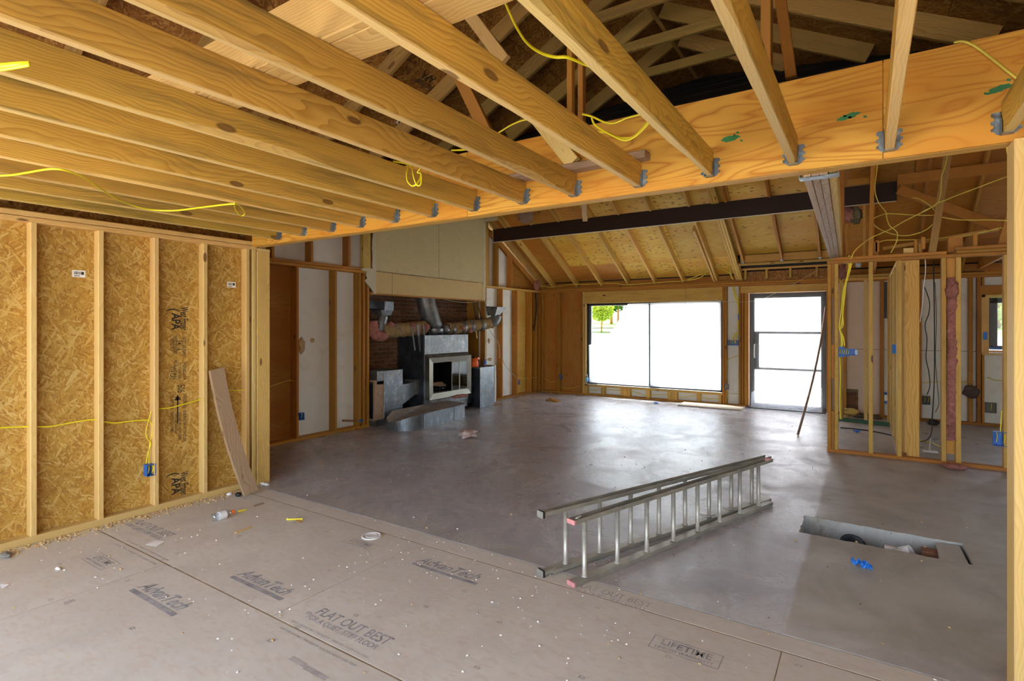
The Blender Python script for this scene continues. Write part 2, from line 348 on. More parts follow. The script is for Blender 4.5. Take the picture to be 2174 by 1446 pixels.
def concrete():
    t = NT('concrete_slab'); c0 = t.new('TexCoord').outputs['Object']
    sep = t.new('SeparateXYZ'); t.put(sep.inputs[0], c0); X, Y = sep.outputs[0], sep.outputs[1]
    mp = t.new('Mapping'); t.put(mp.inputs['Vector'], c0); mp.inputs['Rotation'].default_value = (0, 0, 0.6); c = mp.outputs[0]
    n1 = t.noise(c, 0.8, 7, 0.62, 0.4); n2 = t.noise(c, 5.0, 6, 0.65, 0.6); n3 = t.noise(t.vmath('ADD', c, (3, 1, 0)), 1.7, 7, 0.65, 0.8)
    col = t.mix(t.rng(n1, 0.35, 0.65, 0, 1), (0.345, 0.330, 0.345), (0.47, 0.455, 0.465))
    col = t.mix(t.rng(n2, 0.42, 0.72, 0, 0.5), col, (0.50, 0.485, 0.485))
    col = t.mix(t.rng(n3, 0.50, 0.70, 0, 0.55), col, (0.285, 0.260, 0.272))
    wx = t.math('ADD', X, t.math('MULTIPLY', t.math('SUBTRACT', n2, 0.5), 0.05))
    patch = t.math('MULTIPLY', t.rng(wx, -0.37, -0.34, 0, 1), t.rng(Y, 7.9, 4.5, 0.35, 1.0))
    pc = t.mix(t.rng(n3, 0.35, 0.65, 0, 1), (0.45, 0.43, 0.36), (0.34, 0.32, 0.26)); pc = t.mix(t.rng(n2, 0.5, 0.75, 0, 0.5), pc, (0.47, 0.44, 0.39))
    col = t.mix(patch, col, pc)
    edge = t.rng(t.math('ADD', Y, t.math('MULTIPLY', t.math('SUBTRACT', n2, 0.5), 0.25)), 3.22, 3.36, 1, 0)
    ec = t.mix(t.rng(n3, 0.35, 0.6, 0, 1), (0.55, 0.525, 0.48), (0.38, 0.36, 0.34))
    col = t.mix(t.math('MULTIPLY', edge, 0.85), col, ec)
    s1 = t.noise(t.vmath('ADD', t.scl(c, (3, 12, 1)), (7, 2, 0)), 3.0, 7, 0.78, 2.0)
    mp2 = t.new('Mapping'); t.put(mp2.inputs['Vector'], c0); mp2.inputs['Rotation'].default_value = (0, 0, -0.9); s2 = t.noise(t.scl(mp2.outputs[0], (2.5, 11, 1)), 3.0, 7, 0.78, 2.5)
    sc = t.math('MAXIMUM', s1, s2)
    col = t.mix(t.rng(sc, 0.62, 0.72, 0, 0.40), col, (0.58, 0.55, 0.53))
    sp = t.noise(c, 60, 2); col = t.mix(t.rng(sp, 0.72, 0.78, 0, 0.5), col, (0.17, 0.15, 0.14))
    t.base(col)
    rr = t.math('ADD', t.rng(n3, 0.35, 0.65, 0.17, 0.40), t.rng(sc, 0.55, 0.70, 0.0, 0.25))
    t.rough(t.math('ADD', rr, t.math('MULTIPLY', patch, 0.22)))
    t.b.inputs['Specular IOR Level'].default_value = 0.5
    t.bump(t.math('ADD', t.math('MULTIPLY', sc, 1.2), t.math('MULTIPLY', n2, 1.0)), 0.35, 0.008)
    return t.m
CONC = concrete()
def subfloor():
    t = NT('subfloor_panel'); c = t.new('TexCoord').outputs['Object']
    n1 = t.noise(c, 1.1, 5, 0.6); n2 = t.noise(t.scl(c, (14, 26, 1)), 1.0, 4, 0.6); n3 = t.noise(c, 90, 2)
    col = t.mix(t.rng(n1, 0.35, 0.65, 0, 1), (0.60, 0.565, 0.495), (0.69, 0.66, 0.59))
    col = t.mix(t.rng(n2, 0.4, 0.7, 0, 0.35), col, (0.64, 0.55, 0.44))
    col = t.mix(t.rng(t.noise(t.scl(c, (1, 1, 1)), 2.6, 6, 0.7), 0.5, 0.75, 0, 0.5), col, (0.50, 0.47, 0.425))
    vo = t.new('TexVoronoi', voronoi_dimensions='2D', feature='F1'); t.put(vo.inputs['Vector'], t.scl(c, (26, 60, 1))); vo.inputs['Scale'].default_value = 1.0
    sep = t.new('SeparateColor'); t.put(sep.inputs[0], vo.outputs['Color'])
    col = t.mix(t.rng(sep.outputs[0], 0.6, 1.0, 0, 0.18), col, (0.50, 0.34, 0.20))
    col = t.mix(t.rng(n3, 0.68, 0.75, 0, 0.3), col, (0.22, 0.18, 0.15))
    t.base(col); t.rough(0.62); t.b.inputs['Specular IOR Level'].default_value = 0.3; t.bump(n2, 0.08, 0.004)
    return t.m
SUBF = subfloor()
def galv(name, tint=(0.45, 0.48, 0.50), dirt=0.35, rough=0.38):
    t = NT(name); v, r = t.coord()
    vo = t.new('TexVoronoi', feature='F1'); t.put(vo.inputs['Vector'], v); vo.inputs['Scale'].default_value = 55.0
    sep = t.new('SeparateColor'); t.put(sep.inputs[0], vo.outputs['Color'])
    c = t.mix(sep.outputs[0], tuple(x * 0.88 for x in tint), tuple(min(1, x * 1.14) for x in tint))
    bl = t.noise(t.vmath('ADD', t.scl(v, (1, 1, 0.6)), (4, 2, 8)), 9.0, 6, 0.75, 0.8)
    c = t.mix(t.rng(bl, 0.46, 0.60, 0, 1), tuple(x * 0.72 for x in tint), c); c = t.mix(t.rng(bl, 0.58, 0.70, 0, 0.7), c, tuple(min(1, x * 2.0) for x in tint))
    dn = t.noise(v, 5.0, 6, 0.7)
    c = t.mix(t.rng(dn, 0.5, 0.66, 0, dirt), c, (0.30, 0.27, 0.23))
    t.base(c); t.metal(t.rng(dn, 0.5, 0.66, 0.85, 0.3)); t.rough(t.rng(sep.outputs[1], 0, 1, rough - 0.08, rough + 0.15)); return t.m
GALV = galv('galvanised_steel', (0.225, 0.255, 0.285), 0.55); GALV_D = galv('galvanised_dusty', (0.22, 0.23, 0.235), 0.8, 0.45)
GALV_N = galv('hanger_steel', (0.30, 0.36, 0.40), 0.05, 0.36)
ALU = flat('worn_aluminium', (0.52, 0.51, 0.46), 0.42, 0.45, 0.15, nscale=20); ALU_D = flat('aluminium_rail_worn', (0.40, 0.39, 0.33), 0.45, 0.5, 0.25)
STEEL_D = flat('blackened_steel', (0.055, 0.062, 0.075), 0.42, 0.6, 0.45)
BRASS = flat('tarnished_nickel_trim', (0.19, 0.18, 0.145), 0.40, 0.8, 0.15, nscale=4)
SOOT = flat('firebox_soot', (0.012, 0.010, 0.009), 0.95, spec=0.05)
YEL = flat('yellow_cable_jacket', (0.86, 0.74, 0.02), 0.35, var=0.06); YEL_O = flat('dull_yellow_cable_jacket', (0.62, 0.50, 0.06), 0.45)
BLUE = flat('blue_box_plastic', (0.01, 0.13, 0.52), 0.4, var=0.1); BLUE_T = flat('blue_painter_tape', (0.01, 0.19, 0.72), 0.5)
BLACK = flat('black_plastic', (0.012, 0.012, 0.013), 0.45); FRAME_D = flat('dark_bronze_frame', (0.025, 0.024, 0.023), 0.4)
WHITE_P = flat('white_plastic', (0.80, 0.80, 0.80), 0.4, var=0.04); PAPER = flat('white_paper', (0.90, 0.90, 0.89), 0.7, var=0.03)
ORANGE = flat('orange_plastic', (0.85, 0.13, 0.01), 0.4); RED = flat('pink_red_paint', (0.70, 0.30, 0.30), 0.5, var=0.3)
GREEN_M = flat('green_marker_paint', (0.03, 0.17, 0.05), 0.6, var=0.35); GREEN_S = flat('dark_green_sill', (0.015, 0.10, 0.05), 0.5)
INK = flat('black_print', (0.03, 0.02, 0.012), 0.7); INK_F = flat('faded_grey_print', (0.32, 0.315, 0.325), 0.7, var=0.35, nscale=14)
INK_FF = flat('worn_grey_print', (0.42, 0.385, 0.36), 0.7, var=0.25, nscale=14)
GLUE = flat('seam_filler', (0.30, 0.22, 0.13), 0.7, var=0.3); FELT = flat('roofing_felt', (0.012, 0.011, 0.010), 0.8, var=0.6, nscale=30)
WHITE_W = None
def dirty_white(name, c=(0.72, 0.70, 0.66), stain=(0.50, 0.38, 0.22), amt=0.4):
    t = NT(name); v, r = t.coord(); n = t.noise(v, 2.2, 6, 0.65, 0.8); n2 = t.noise(t.scl(v, (2, 2, 0.3)), 4, 4)
    k = t.mix(t.rng(n, 0.54, 0.72, 0, amt), c, stain); k = t.mix(t.rng(n2, 0.5, 0.75, 0, 0.25), k, tuple(x * 0.72 for x in c)); t.base(k); t.rough(0.6); return t.m
FOAM = dirty_white('white_foam_board', (0.72, 0.71, 0.63)); FOAM_B = dirty_white('pinkish_foam_board', (0.70, 0.56, 0.44), (0.5, 0.33, 0.2), 0.3)
DRY = dirty_white('bare_drywall_paper', (0.50, 0.42, 0.21), (0.44, 0.36, 0.17), 0.35); DRY_B = dirty_white('tan_drywall_paper', (0.54, 0.39, 0.145), (0.47, 0.33, 0.12), 0.3)
PLASTER = dirty_white('torn_joint_compound', (0.53, 0.48, 0.33), (0.42, 0.34, 0.22), 0.5)
def pink(name, a, b):
    t = NT(name); v, r = t.coord(); n = t.noise(v, 16, 6, 0.75, 1.5); n2 = t.noise(v, 4, 3)
    c = t.mix(t.rng(n, 0.35, 0.65, 0, 1), a, b); c = t.mix(t.rng(n2, 0.55, 0.75, 0, 0.6), c, tuple(x * 0.45 for x in a)); t.base(c); t.rough(0.95); t.bump(n, 0.9, 0.03); return t.m
PINK = pink('pink_fibreglass', (0.30, 0.10, 0.075), (0.58, 0.25, 0.20)); KRAFT = pink('kraft_wrapped_insulation', (0.27, 0.15, 0.05), (0.42, 0.29, 0.13))
BROWN_P = flat('brown_paper', (0.45, 0.30, 0.13), 0.8, var=0.3)
def brick_m(name, c):
    t = NT(name); v, r = t.coord(); n = t.noise(v, 22, 5, 0.7)
    k = t.mix(t.rng(n, 0.35, 0.7, 0, 1), c, tuple(x * 0.55 for x in c)); hs = t.new('HueSaturation'); t.put(hs.inputs['Color'], k); t.put(hs.inputs['Value'], t.rng(r, 0, 1, 0.65, 1.25)); t.base(hs.outputs[0]); t.rough(0.85); t.bump(n, 0.4, 0.006); return t.m
BRICK = brick_m('brown_brick', (0.22, 0.095, 0.045)); MORTAR = flat('grey_mortar', (0.19, 0.15, 0.09), 0.9, var=0.3)
def film(name, tint, trans, transp, gloss=0.06, bump=0.0, bscale=6.0):
    """thin polythene: part lets light straight through, part scatters it"""
    t = NT(name); v, r = t.coord(rnd=False); n = t.n; L = t.t.links
    tr = t.new('BsdfTranslucent'); tr.inputs[0].default_value = (*tint, 1); tp = t.new('BsdfTransparent'); tp.inputs[0].default_value = (1, 1, 1, 1)
    df = t.new('BsdfDiffuse'); df.inputs[0].default_value = (*tint, 1); gl = t.new('BsdfGlossy'); gl.inputs['Roughness'].default_value = 0.12
    m1 = t.new('MixShader'); m1.inputs[0].default_value = 0.25; L.new(tr.outputs[0], m1.inputs[1]); L.new(df.outputs[0], m1.inputs[2])
    m2 = t.new('MixShader'); m2.inputs[0].default_value = transp; L.new(m1.outputs[0], m2.inputs[1]); L.new(tp.outputs[0], m2.inputs[2])
    m3 = t.new('MixShader'); m3.inputs[0].default_value = gloss; L.new(m2.outputs[0], m3.inputs[1]); L.new(gl.outputs[0], m3.inputs[2])
    if bump > 0:
        b = t.new('Bump'); t.put(b.inputs['Height'], t.noise(t.scl(v, (1.0, 1.0, 0.5)), bscale, 4, 0.6, 2.5)); b.inputs['Strength'].default_value = bump; b.inputs['Distance'].default_value = 0.05
        L.new(b.outputs[0], gl.inputs['Normal']); L.new(b.outputs[0], tr.inputs['Normal'])
    L.new(m3.outputs[0], t.out.inputs['Surface']); return t.m
FILM = film('milky_polythene', (0.90, 0.93, 0.95), 1, 0.32); FILM2 = film('folded_polythene', (0.93, 0.94, 0.93), 1, 0.12)
FILM_D = film('crinkled_polythene', (0.97, 0.98, 0.99), 1, 0.86, 0.07, 0.9, 14); PANE_M = film('whitened_door_pane', (0.90, 0.92, 0.96), 1, 0.10, 0.05)
def glass(name, tint=(1, 1, 1), gl=0.08):
    t = NT(name); L = t.t.links; tp = t.new('BsdfTransparent'); tp.inputs[0].default_value = (*tint, 1); g = t.new('BsdfGlossy'); g.inputs['Roughness'].default_value = 0.03
    m = t.new('MixShader'); m.inputs[0].default_value = gl; L.new(tp.outputs[0], m.inputs[1]); L.new(g.outputs[0], m.inputs[2]); L.new(m.outputs[0], t.out.inputs['Surface']); return t.m
GLASS = glass('window_glass', (0.90, 0.93, 0.95)); GLASS_D = glass('smoked_glass', (0.20, 0.24, 0.28), 0.05); PET = glass('clear_pet', (0.88, 0.92, 0.95), 0.25)
TREADPLATE = flat('ribbed_rubber_foot', (0.34, 0.35, 0.36), 0.5, 0.3, 0.3)
DIRT = flat('soil', (0.14, 0.10, 0.07), 0.9, var=0.4)
# ================================================================== FLOOR
floor = struct('floor')
def slab_mesh():
    bm = bmesh.new(); rnd = random.Random(3)
    outer = [(-7.4, 3.115), (4.0, 3.115), (4.0, 11.5), (-7.4, 11.5)]
    def edgepts(a, b, n, j):
        return [(a[0] + (b[0] - a[0]) * k / n + (rnd.uniform(-j, j)), a[1] + (b[1] - a[1]) * k / n + rnd.uniform(-j, j)) for k in range(n)]
    hole = []
    c = [(-0.43, 4.715), (0.60, 4.70), (0.59, 5.12), (-0.43, 5.15)]
    for i in range(4): hole += edgepts(c[i], c[(i + 1) % 4], 24 if i % 2 == 0 else 9, 0.007)
    def loop(pts, z):
        vs = [bm.verts.new((x, y, z)) for x, y in pts]
        return vs, [bm.edges.new((vs[i], vs[(i + 1) % len(vs)])) for i in range(len(vs))]
    ov, oe = loop(outer, 0); hv, he = loop(hole, 0)
    bmesh.ops.triangle_fill(bm, edges=oe + he, use_beauty=True)
    for v0, v1 in [(ov[0], ov[1])]:
        a = bm.verts.new(v0.co + Vector((0, 0, -.25))); b = bm.verts.new(v1.co + Vector((0, 0, -.25))); bm.faces.new((v0, a, b, v1))
    for f in bm.faces: f.normal_update()
    return bm, hole
bm, HOLE = slab_mesh()
slab = bmobj('concrete_slab', bm, CONC, floor)
# trench: its walls and earth bottom
TRW = dirty_white('trench_wall', (0.40, 0.40, 0.375), (0.20, 0.12, 0.045), 1.0)
k = len(HOLE)
vs = [(x, y, -0.001) for x, y in HOLE] + [(x + (0.01 if x > 0 else -0.01), y + (0.015 if y > 4.9 else -0.03), -0.34) for x, y in HOLE]
mk('trench_wall', vs, [(i, (i + 1) % k, k + (i + 1) % k, k + i) for i in range(k)], TRW, floor)
mk('trench_bottom', [(-.5, 4.6, -.33), (.7, 4.6, -.33), (.7, 5.25, -.33), (-.5, 5.25, -.33)], [(0, 1, 2, 3)], DIRT, floor)
poly_sheet('loose_slab_piece', (0, 0, -0.012), (1, 0, 0), (0, 1, 0), [(0.425, 4.72), (0.583, 4.712), (0.572, 5.105), (0.47, 5.09), (0.435, 5.07)], 0.10, CONC, floor)
# wooden subfloor panels
YS = [-1.0, -0.67, 0.55, 1.765, 2.945, 3.108]
cuts = {0: [-3.93, -1.5, 0.9], 1: [-2.74, -0.35], 2: [-3.93, -1.5, 0.9], 3: [-2.735, -0.345], 4: [-3.93, -1.50, 0.9]}
g = 0.0025
for r in range(5):
    xs = [-5.19] + cuts[r] + [2.4]
    for a, b in zip(xs[:-1], xs[1:]):
        y0, y1 = YS[r], YS[r + 1]
        box('subfloor_panel', (a + g, y0 + g * 1.8, -0.02), (b - g, y1 - g * 1.8, random.uniform(-0.0006, 0.0006)), SUBF, floor, c=0.0015)
    for x in cuts[r]: box('seam_filler', (x - g * 1.3, YS[r], -0.015), (x + g * 1.3, YS[r + 1], -0.0012), GLUE, floor, c=0.0004)
for y in YS[1:-1]: box('seam_filler', (-5.19, y - g * 2.6, -0.015), (2.4, y + g * 2.6, -0.0009), GLUE, floor, c=0.0004)
box('subfloor_joist', (-5.3, -1.0, -0.25), (2.4, 3.1, -0.022), OLD, floor)
# printing on the subfloor
PX, PY = (1, 0, 0), (0, 1, 0)
def fl(x, y): return (x, y, 0.0008)
def ftext(s, size, x, y, m=INK_F, sx=1.0, shear=0.0, bold=0.0, al='LEFT'): text('printed_lettering', s, size, fl(x, y), PX, PY, m, floor, sx=sx, shear=shear, ext=0.0002, bold=bold, align=al)
def fbox(x0, y0, x1, y1, m=INK_F, w=0.004):
    for a, b, c, d in ((x0, y0, x1, y0 + w), (x0, y1 - w, x1, y1), (x0, y0, x0 + w, y1), (x1 - w, y0, x1, y1)):
        mk('printed_border', [(a, b, .0008), (c, b, .0008), (c, d, .0008), (a, d, .0008)], [(0, 1, 2, 3)], m, floor)
def fbar(x0, y0, x1, y1, m=INK_F): mk('printed_bar', [(x0, y0, .0008), (x1, y0, .0008), (x1, y1, .0008), (x0, y1, .0008)], [(0, 1, 2, 3)], m, floor)
def flat_out(x, y, w, m=INK_F):
    s = w / 0.575
    ftext('FLAT OUT BEST', 0.098 * s, x, y, m, sx=0.80, bold=0.0006); ftext('FOR A QUIET, STIFF FLOOR', 0.055 * s, x - 0.005, y - 0.055 * s, m, sx=0.80)
def lifetime(x0, y0, x1, y1, m=INK_F):
    w = x1 - x0; h = y1 - y0; fbox(x0, y0, x1, y1, m)
    ftext('LIFETIME', h * 0.58, (x0 + x1) / 2, y0 + h * 0.44, m, sx=w / (h * 3.0), bold=0.0008, al='CENTER'); ftext('LIMITED WARRANTY', h * 0.27, (x0 + x1) / 2, y0 + h * 0.13, m, sx=w / (h * 3.05), al='CENTER')
def advan(x, y, w, m=INK_F):
    fbar(x, y, x + w, y + 0.03, m); ftext('AdvanTech', 0.125 * w / 0.53, x + 0.0, y + 0.048, m, sx=0.86, shear=0.35, bold=0.0018)
flat_out(-2.565, 1.912, 0.58); flat_out(-4.98, 1.985, 0.60, INK_F); flat_out(-1.50, 2.985, 0.50, INK_FF)
advan(-3.72, 1.462, 0.53, INK_F); advan(-3.377, 1.888, 0.53, INK_F); advan(-2.55, 2.66, 0.54, INK_F); advan(-0.05, 2.62, 0.54, INK_F)
lifetime(-4.50, 1.482, -4.18, 1.60); lifetime(-0.91, 2.625, -0.573, 2.745); lifetime(-3.25, 2.66, -2.95, 2.75, INK_FF)
for (u, v, w) in ((622, 1400, .09), (652, 1420, .14)): p = atZ(u, v); fbar(p.x - .02, p.y - .012, p.x + w, p.y + .014, INK_FF)
for y in (1.715, 1.79, 0.70, 0.48): ftext('SIZED FOR SPACING   TONGUE SIDE UP   NAIL 6 IN. EDGES 12 IN. FIELD', 0.020, -4.6, y, INK_FF); ftext('SIZED FOR SPACING   THIS SIDE UP   NAIL 6 IN. EDGES 12 IN. FIELD', 0.020, -2.6, y, INK_FF)
rg = random.Random(11)
for i in range(70):  # little stamped nail-guide rectangles
    x, y = rg.uniform(-5, 0.3), rg.uniform(0.6, 2.9); fbox(x, y, x + 0.028, y + 0.018, INK_FF if rg.random() < .6 else INK_F, 0.0035)

# ================================================================== LEFT WALL (new sheathing and studs)
wl = struct('wall_left'); XF = -5.10; XB = -5.189
for a, b in ((-1.0, -0.61), (-0.61, 0.611), (0.611, 1.83), (1.83, 3.05), (3.05, 3.13)):
    sheet('sheathing_panel', (XB, a + .001, 0.0), (0, 1, 0), (0, 0, 1), b - a - .002, 2.45, 0.012, OSB_W, wl)
PB = 0.055
for yc in (-0.98, -0.63, -0.22, 0.185, 0.59, 0.995, 1.3976, 1.8150, 2.2180, 2.6290, 3.0390, 3.1055):
    box('stud', (XB + .001, yc - .019, PB), (XF + random.uniform(-.001, .001), yc + .019, 2.352), PINE_S, wl)
box('bottom_plate', (XB, -1.0, 0), (XF, 3.13, PB), PINE_S, wl)
box('top_plate', (XB, -1.0, 2.352), (XF, 3.13, 2.39), PINE_P, wl); box('top_plate', (XB - .01, -1.0, 2.393), (XF, 3.13, 2.432), PINE_P, wl)
box('corner_post', (XB - .05, 3.132, 0), (XF + .002, 3.272, 2.335), PINE_P, wl); box('post_block', (XB - .05, 3.132, 2.337), (XF + .002, 3.272, 2.372), PINE_S, wl)
# inspection printing and barcode stickers on the sheathing
DZ, UY = (0, 0, -1), (0, 1, 0)
def wtext(s, size, y, z, sx=1.0, bold=0.0): text('printed_lettering', s, size, (XB + .0008, y, z), DZ, UY, INK, wl, sx=sx, ext=0.0002, bold=bold)
def wy(u, v): p = atX(u, v, XB); return p.y, p.z
for v0 in (652, 1003):
    y, z = wy(383, v0); wtext('West Fraser', 0.098, y, z, 0.42, 0.0016)
    y, z = wy(365, v0 + 13); wtext('APA', 0.10, y, z, 0.80, 0.003)
    y, z = wy(360, v0 + 2); wtext('(', 0.12, y, z, 0.8, 0.001)
for u, v, s, h, sx in ((387, 715, 'RATED SHEATHING', .045, .46), (375, 722, '24/16', .07, .6), (368, 712, 'SIZED FOR SPACING', .04, .46), (362, 720, 'EXPOSURE 1', .04, .46), (388, 768, 'THICKNESS 0.418 IN.', .04, .46),
                       (378, 770, 'PS 2-10 SHEATHING', .038, .46), (369, 765, 'PRP-108  HUD-UM-40C', .036, .46), (361, 778, '7/16 CAT', .05, .6), (377, 817, '506', .09, .55), (389, 836, 'STRENGTH AXIS', .038, .46), (362, 838, 'THIS DIRECTION', .038, .46),
                       (389, 872, 'EDGE SPACE 1/8 IN. ALL PANEL EDGES', .036, .46), (379, 875, 'ROOF AND WALL  NOT FLOORING', .034, .46), (371, 878, '1/8 IN. GAP  UN BORDS', .036, .46), (362, 875, 'ON ROOF  SIDE DOWN', .036, .46)):
    y, z = wy(u, v); wtext(s, h, y, z, sx, 0.0004)
y0, z0 = wy(377, 838); mk('printed_arrow', [(XB + .0008, y0 - .006, z0 - .02), (XB + .0008, y0 + .006, z0 - .02), (XB + .0008, y0 + .006, z0 - .26), (XB + .0008, y0 - .006, z0 - .26)], [(0, 1, 2, 3)], INK, wl)
mk('printed_arrow', [(XB + .0008, y0, z0), (XB + .0008, y0 + .03, z0 - .05), (XB + .0008, y0 - .03, z0 - .05)], [(0, 1, 2)], INK, wl)
for u, v, w in ((153, 573, .085), (482, 598, .085)):
    y, z = wy(u, v); s = mk('barcode_label', [(XB + .0012, y, z), (XB + .0012, y + w, z), (XB + .0012, y + w, z - .055), (XB + .0012, y, z - .055)], [(0, 1, 2, 3)], PAPER, wl)
    bv, bf = [], []
    rb = random.Random(5); yy = y + .012
    while yy < y + w * .62:
        ww = rb.choice((.0012, .002, .003)); n = len(bv); bv += [(XB + .0016, yy, z - .010), (XB + .0016, yy + ww, z - .010), (XB + .0016, yy + ww, z - .034), (XB + .0016, yy, z - .034)]; bf.append((n, n + 1, n + 2, n + 3)); yy += ww + rb.choice((.0015, .0025))
    n = len(bv); bv += [(XB + .0016, y + w * .68, z - .01), (XB + .0016, y + w * .9, z - .01), (XB + .0016, y + w * .9, z - .034), (XB + .0016, y + w * .68, z - .034)]; bf.append((n, n + 1, n + 2, n + 3))
    n = len(bv); bv += [(XB + .0016, y + .012, z - .042), (XB + .0016, y + .05, z - .042), (XB + .0016, y + .05, z - .047), (XB + .0016, y + .012, z - .047)]; bf.append((n, n + 1, n + 2, n + 3))
    mk('barcode', bv, bf, INK, s)

# ================================================================== CEILING JOISTS with hangers
ce = struct('ceiling')
JX = [-4.611, -4.237, -3.842, -3.474, -3.086, -2.695, -2.309, -1.902, -1.526, -1.108, -0.707, -0.303, 0.091, 0.497, 0.90, 1.30, 1.70]
JB, JT, HF = 2.405, 2.545, 3.05
def hanger_mesh():
    vs, fs = [], []
    def quad(a, b, c, d): n = len(vs); vs.extend([a, b, c, d]); fs.append((n, n + 1, n + 2, n + 3))
    def plate(pts, n, t):
        k = len(pts); b = len(vs); vs.extend(pts); vs.extend([tuple(p[i] + n[i] * t for i in range(3)) for p in pts])
        fs.append(tuple(range(b, b + k))); fs.append(tuple(range(b + 2 * k - 1, b + k - 1, -1)))
        for i in range(k): fs.append((b + i, b + k + i, b + k + (i + 1) % k, b + (i + 1) % k))
    w = 0.0205
    plate([(-w, -.045, 0), (w, -.045, 0), (w, 0, 0), (-w, 0, 0)], (0, 0, -1), .0022)
    for s in (-1, 1):
        plate([(s * w, -.045, -.001), (s * w, 0, -.001), (s * w, 0, .098), (s * w, -.012, .098), (s * w, -.018, .075), (s * w, -.036, .06), (s * w, -.04, .03)], (s, 0, 0), .002)
        prof = [(0, 0), (.012, .004), (.020, .016), (.030, .020), (.030, .030), (.021, .034), (.021, .044), (.031, .049), (.031, .060), (.020, .064), (.020, .076), (.030, .082), (.030, .094), (.022, .099), (0, .099)]
        plate([(s * (w + x), -.0025, z) for x, z in prof], (0, 1, 0), .002)
        for zz in (.025, .054, .087):
            n = len(vs); 
            for kx, kz in ((-.004, -.004), (.004, -.004), (.004, .004), (-.004, .004)): vs.append((s * (w + .025) + kx, -.0065, zz + kz))
            fs.append((n, n + 1, n + 2, n + 3))
            for kx, kz in ((-.005, -.005), (.005, -.005), (.005, .005), (-.005, .005)): vs.append((s * (w + .025) + kx, -.0025, zz + kz))
            for i in range(4): fs.append((n + i, n + (i + 1) % 4, n + 4 + (i + 1) % 4, n + 4 + i))
    me = bpy.data.meshes.new('joist_hanger'); me.from_pydata(vs, [], fs); me.materials.append(GALV_N); return me
HM = hanger_mesh()
def joist_mesh(L, seed, wane):
    """2x6 with slightly waney lower edges, local X along the board"""
    rn = random.Random(seed); N = 30; vs, fs = [], []
    for i in range(N + 1):
        x = L * i / N; sec = [(-.019, -.07), (.019, -.07), (.019, .07), (-.019, .07)]
        a = max(0.003, 0.003 + wane * (mnoise.noise(Vector((x * 1.3, seed * 3.7, 0.3))) - 0.18) * 0.09); b = max(0.003, 0.003 + wane * (mnoise.noise(Vector((x * 1.1, seed * 5.1, 4.3))) - 0.2) * 0.09)
        a = min(a, .018); b = min(b, .018)
        for y, z in [(-.019 + a, -.07), (.019 - b, -.07), (.019, -.07 + b * 1.6), (.019, .067), (.016, .07), (-.016, .07), (-.019, .067), (-.019, -.07 + a * 1.6)]: vs.append((x, y + 0.002 * sin(x * 1.1 + seed), z))
    for i in range(N):
        for k in range(8): a, b = i * 8 + k, i * 8 + (k + 1) % 8; fs.append((a, b, b + 8, a + 8))
    fs.append(tuple(range(7, -1, -1))); fs.append(tuple(range(N * 8, N * 8 + 8)))
    return vs, fs
for i, x in enumerate(JX):
    L = HF - .004 + 1.0
    vs, fs = joist_mesh(L, i, 0.6 if i in (6, 8, 9, 10, 11, 12) else 0.15)
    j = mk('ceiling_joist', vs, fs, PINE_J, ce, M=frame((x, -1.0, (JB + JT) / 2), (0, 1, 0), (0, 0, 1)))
    h = bpy.data.objects.new('joist_hanger', HM); h.location = (x, HF - .0005, JB - .001); link(h, j)
box('strongback', (-4.95, 1.19, JT + .002), (1.95, 1.325, JT + .04), PINE_P, ce); box('strongback', (-4.95, 1.152, JT + .002), (1.95, 1.188, JT + .19), PINE_P, ce)
box('nailer', (-2.02, 2.955, 2.548), (-1.04, 3.046, 2.590), GREYWOOD, ce)

# ================================================================== NEW ROOF
ro = struct('roof'); XR, ZR, K = -1.62, 4.45, 0.53; TH = atan(K); CT, ST = cos(TH), sin(TH)
def zold(y): return 2.62 + 0.55 * (y - 3.15)
RY = [1.89 + 0.6065 * i for i in range(-4, 7)]
for y in RY:
    for s in (-1, 1):
        z_end = zold(y) if y > 3.15 else 2.50
        xe = (ZR - z_end) / K
        if xe < 0.1: continue
        xe = min(xe, 3.95); up = Vector((s * ST, 0, CT)); off = up * 0.07
        p = Vector((XR + s * .02, y, ZR - K * .02)) + off; q = Vector((XR + s * xe, y, ZR - K * xe)) + off
        board('rafter', p, q, .038, .14, RAFT, ro, up=up)
box('ridge_board', (XR - .019, -1.0, ZR - .02), (XR + .019, 6.35, ZR + .20), RAFT, ro)
def clip(poly, f):
    out = []
    for i in range(len(poly)):
        a, b = poly[i], poly[(i + 1) % len(poly)]; fa, fb = f(a), f(b)
        if fa >= 0: out.append(a)
        if (fa >= 0) != (fb >= 0): t = fa / (fa - fb); out.append((a[0] + (b[0] - a[0]) * t, a[1] + (b[1] - a[1]) * t))
    return out
for s in (-1, 1):
    e = 3.9; O = Vector((XR + s * e, 0, ZR - K * e)) + Vector((s * ST, 0, CT)) * 0.141; Ls = e / CT
    uy = Vector((-s * CT, 0, ST)); ux = Vector((0, -s, 0))
    rows = [0, 0.95, 2.17, 3.39, Ls + .082]
    for r in range(4):
        st = -2.6 + (1.22 if r % 2 else 0.0) - 1.22
        while st < 7:
            y0, y1 = max(st, -1.05), st + 2.435; st += 2.44
            if y1 < -0.9: continue
            P = [(y0, rows[r] + .002), (y1, rows[r] + .002), (y1, rows[r + 1] - .002), (y0, rows[r + 1] - .002)]
            P = clip(P, lambda p: (O.z + p[1] * ST) - (zold(p[0]) - 0.04))
            if len(P) < 3: continue
            P = [((-s) * a, b) for a, b in P]
            if s > 0: P = P[::-1]
            cx, cy = P[0]; o = O + ux * cx + uy * cy
            poly_sheet('sheathing_panel', o, ux, uy, [(a - cx, b - cy) for a, b in P], 0.012, OSB_R, ro)
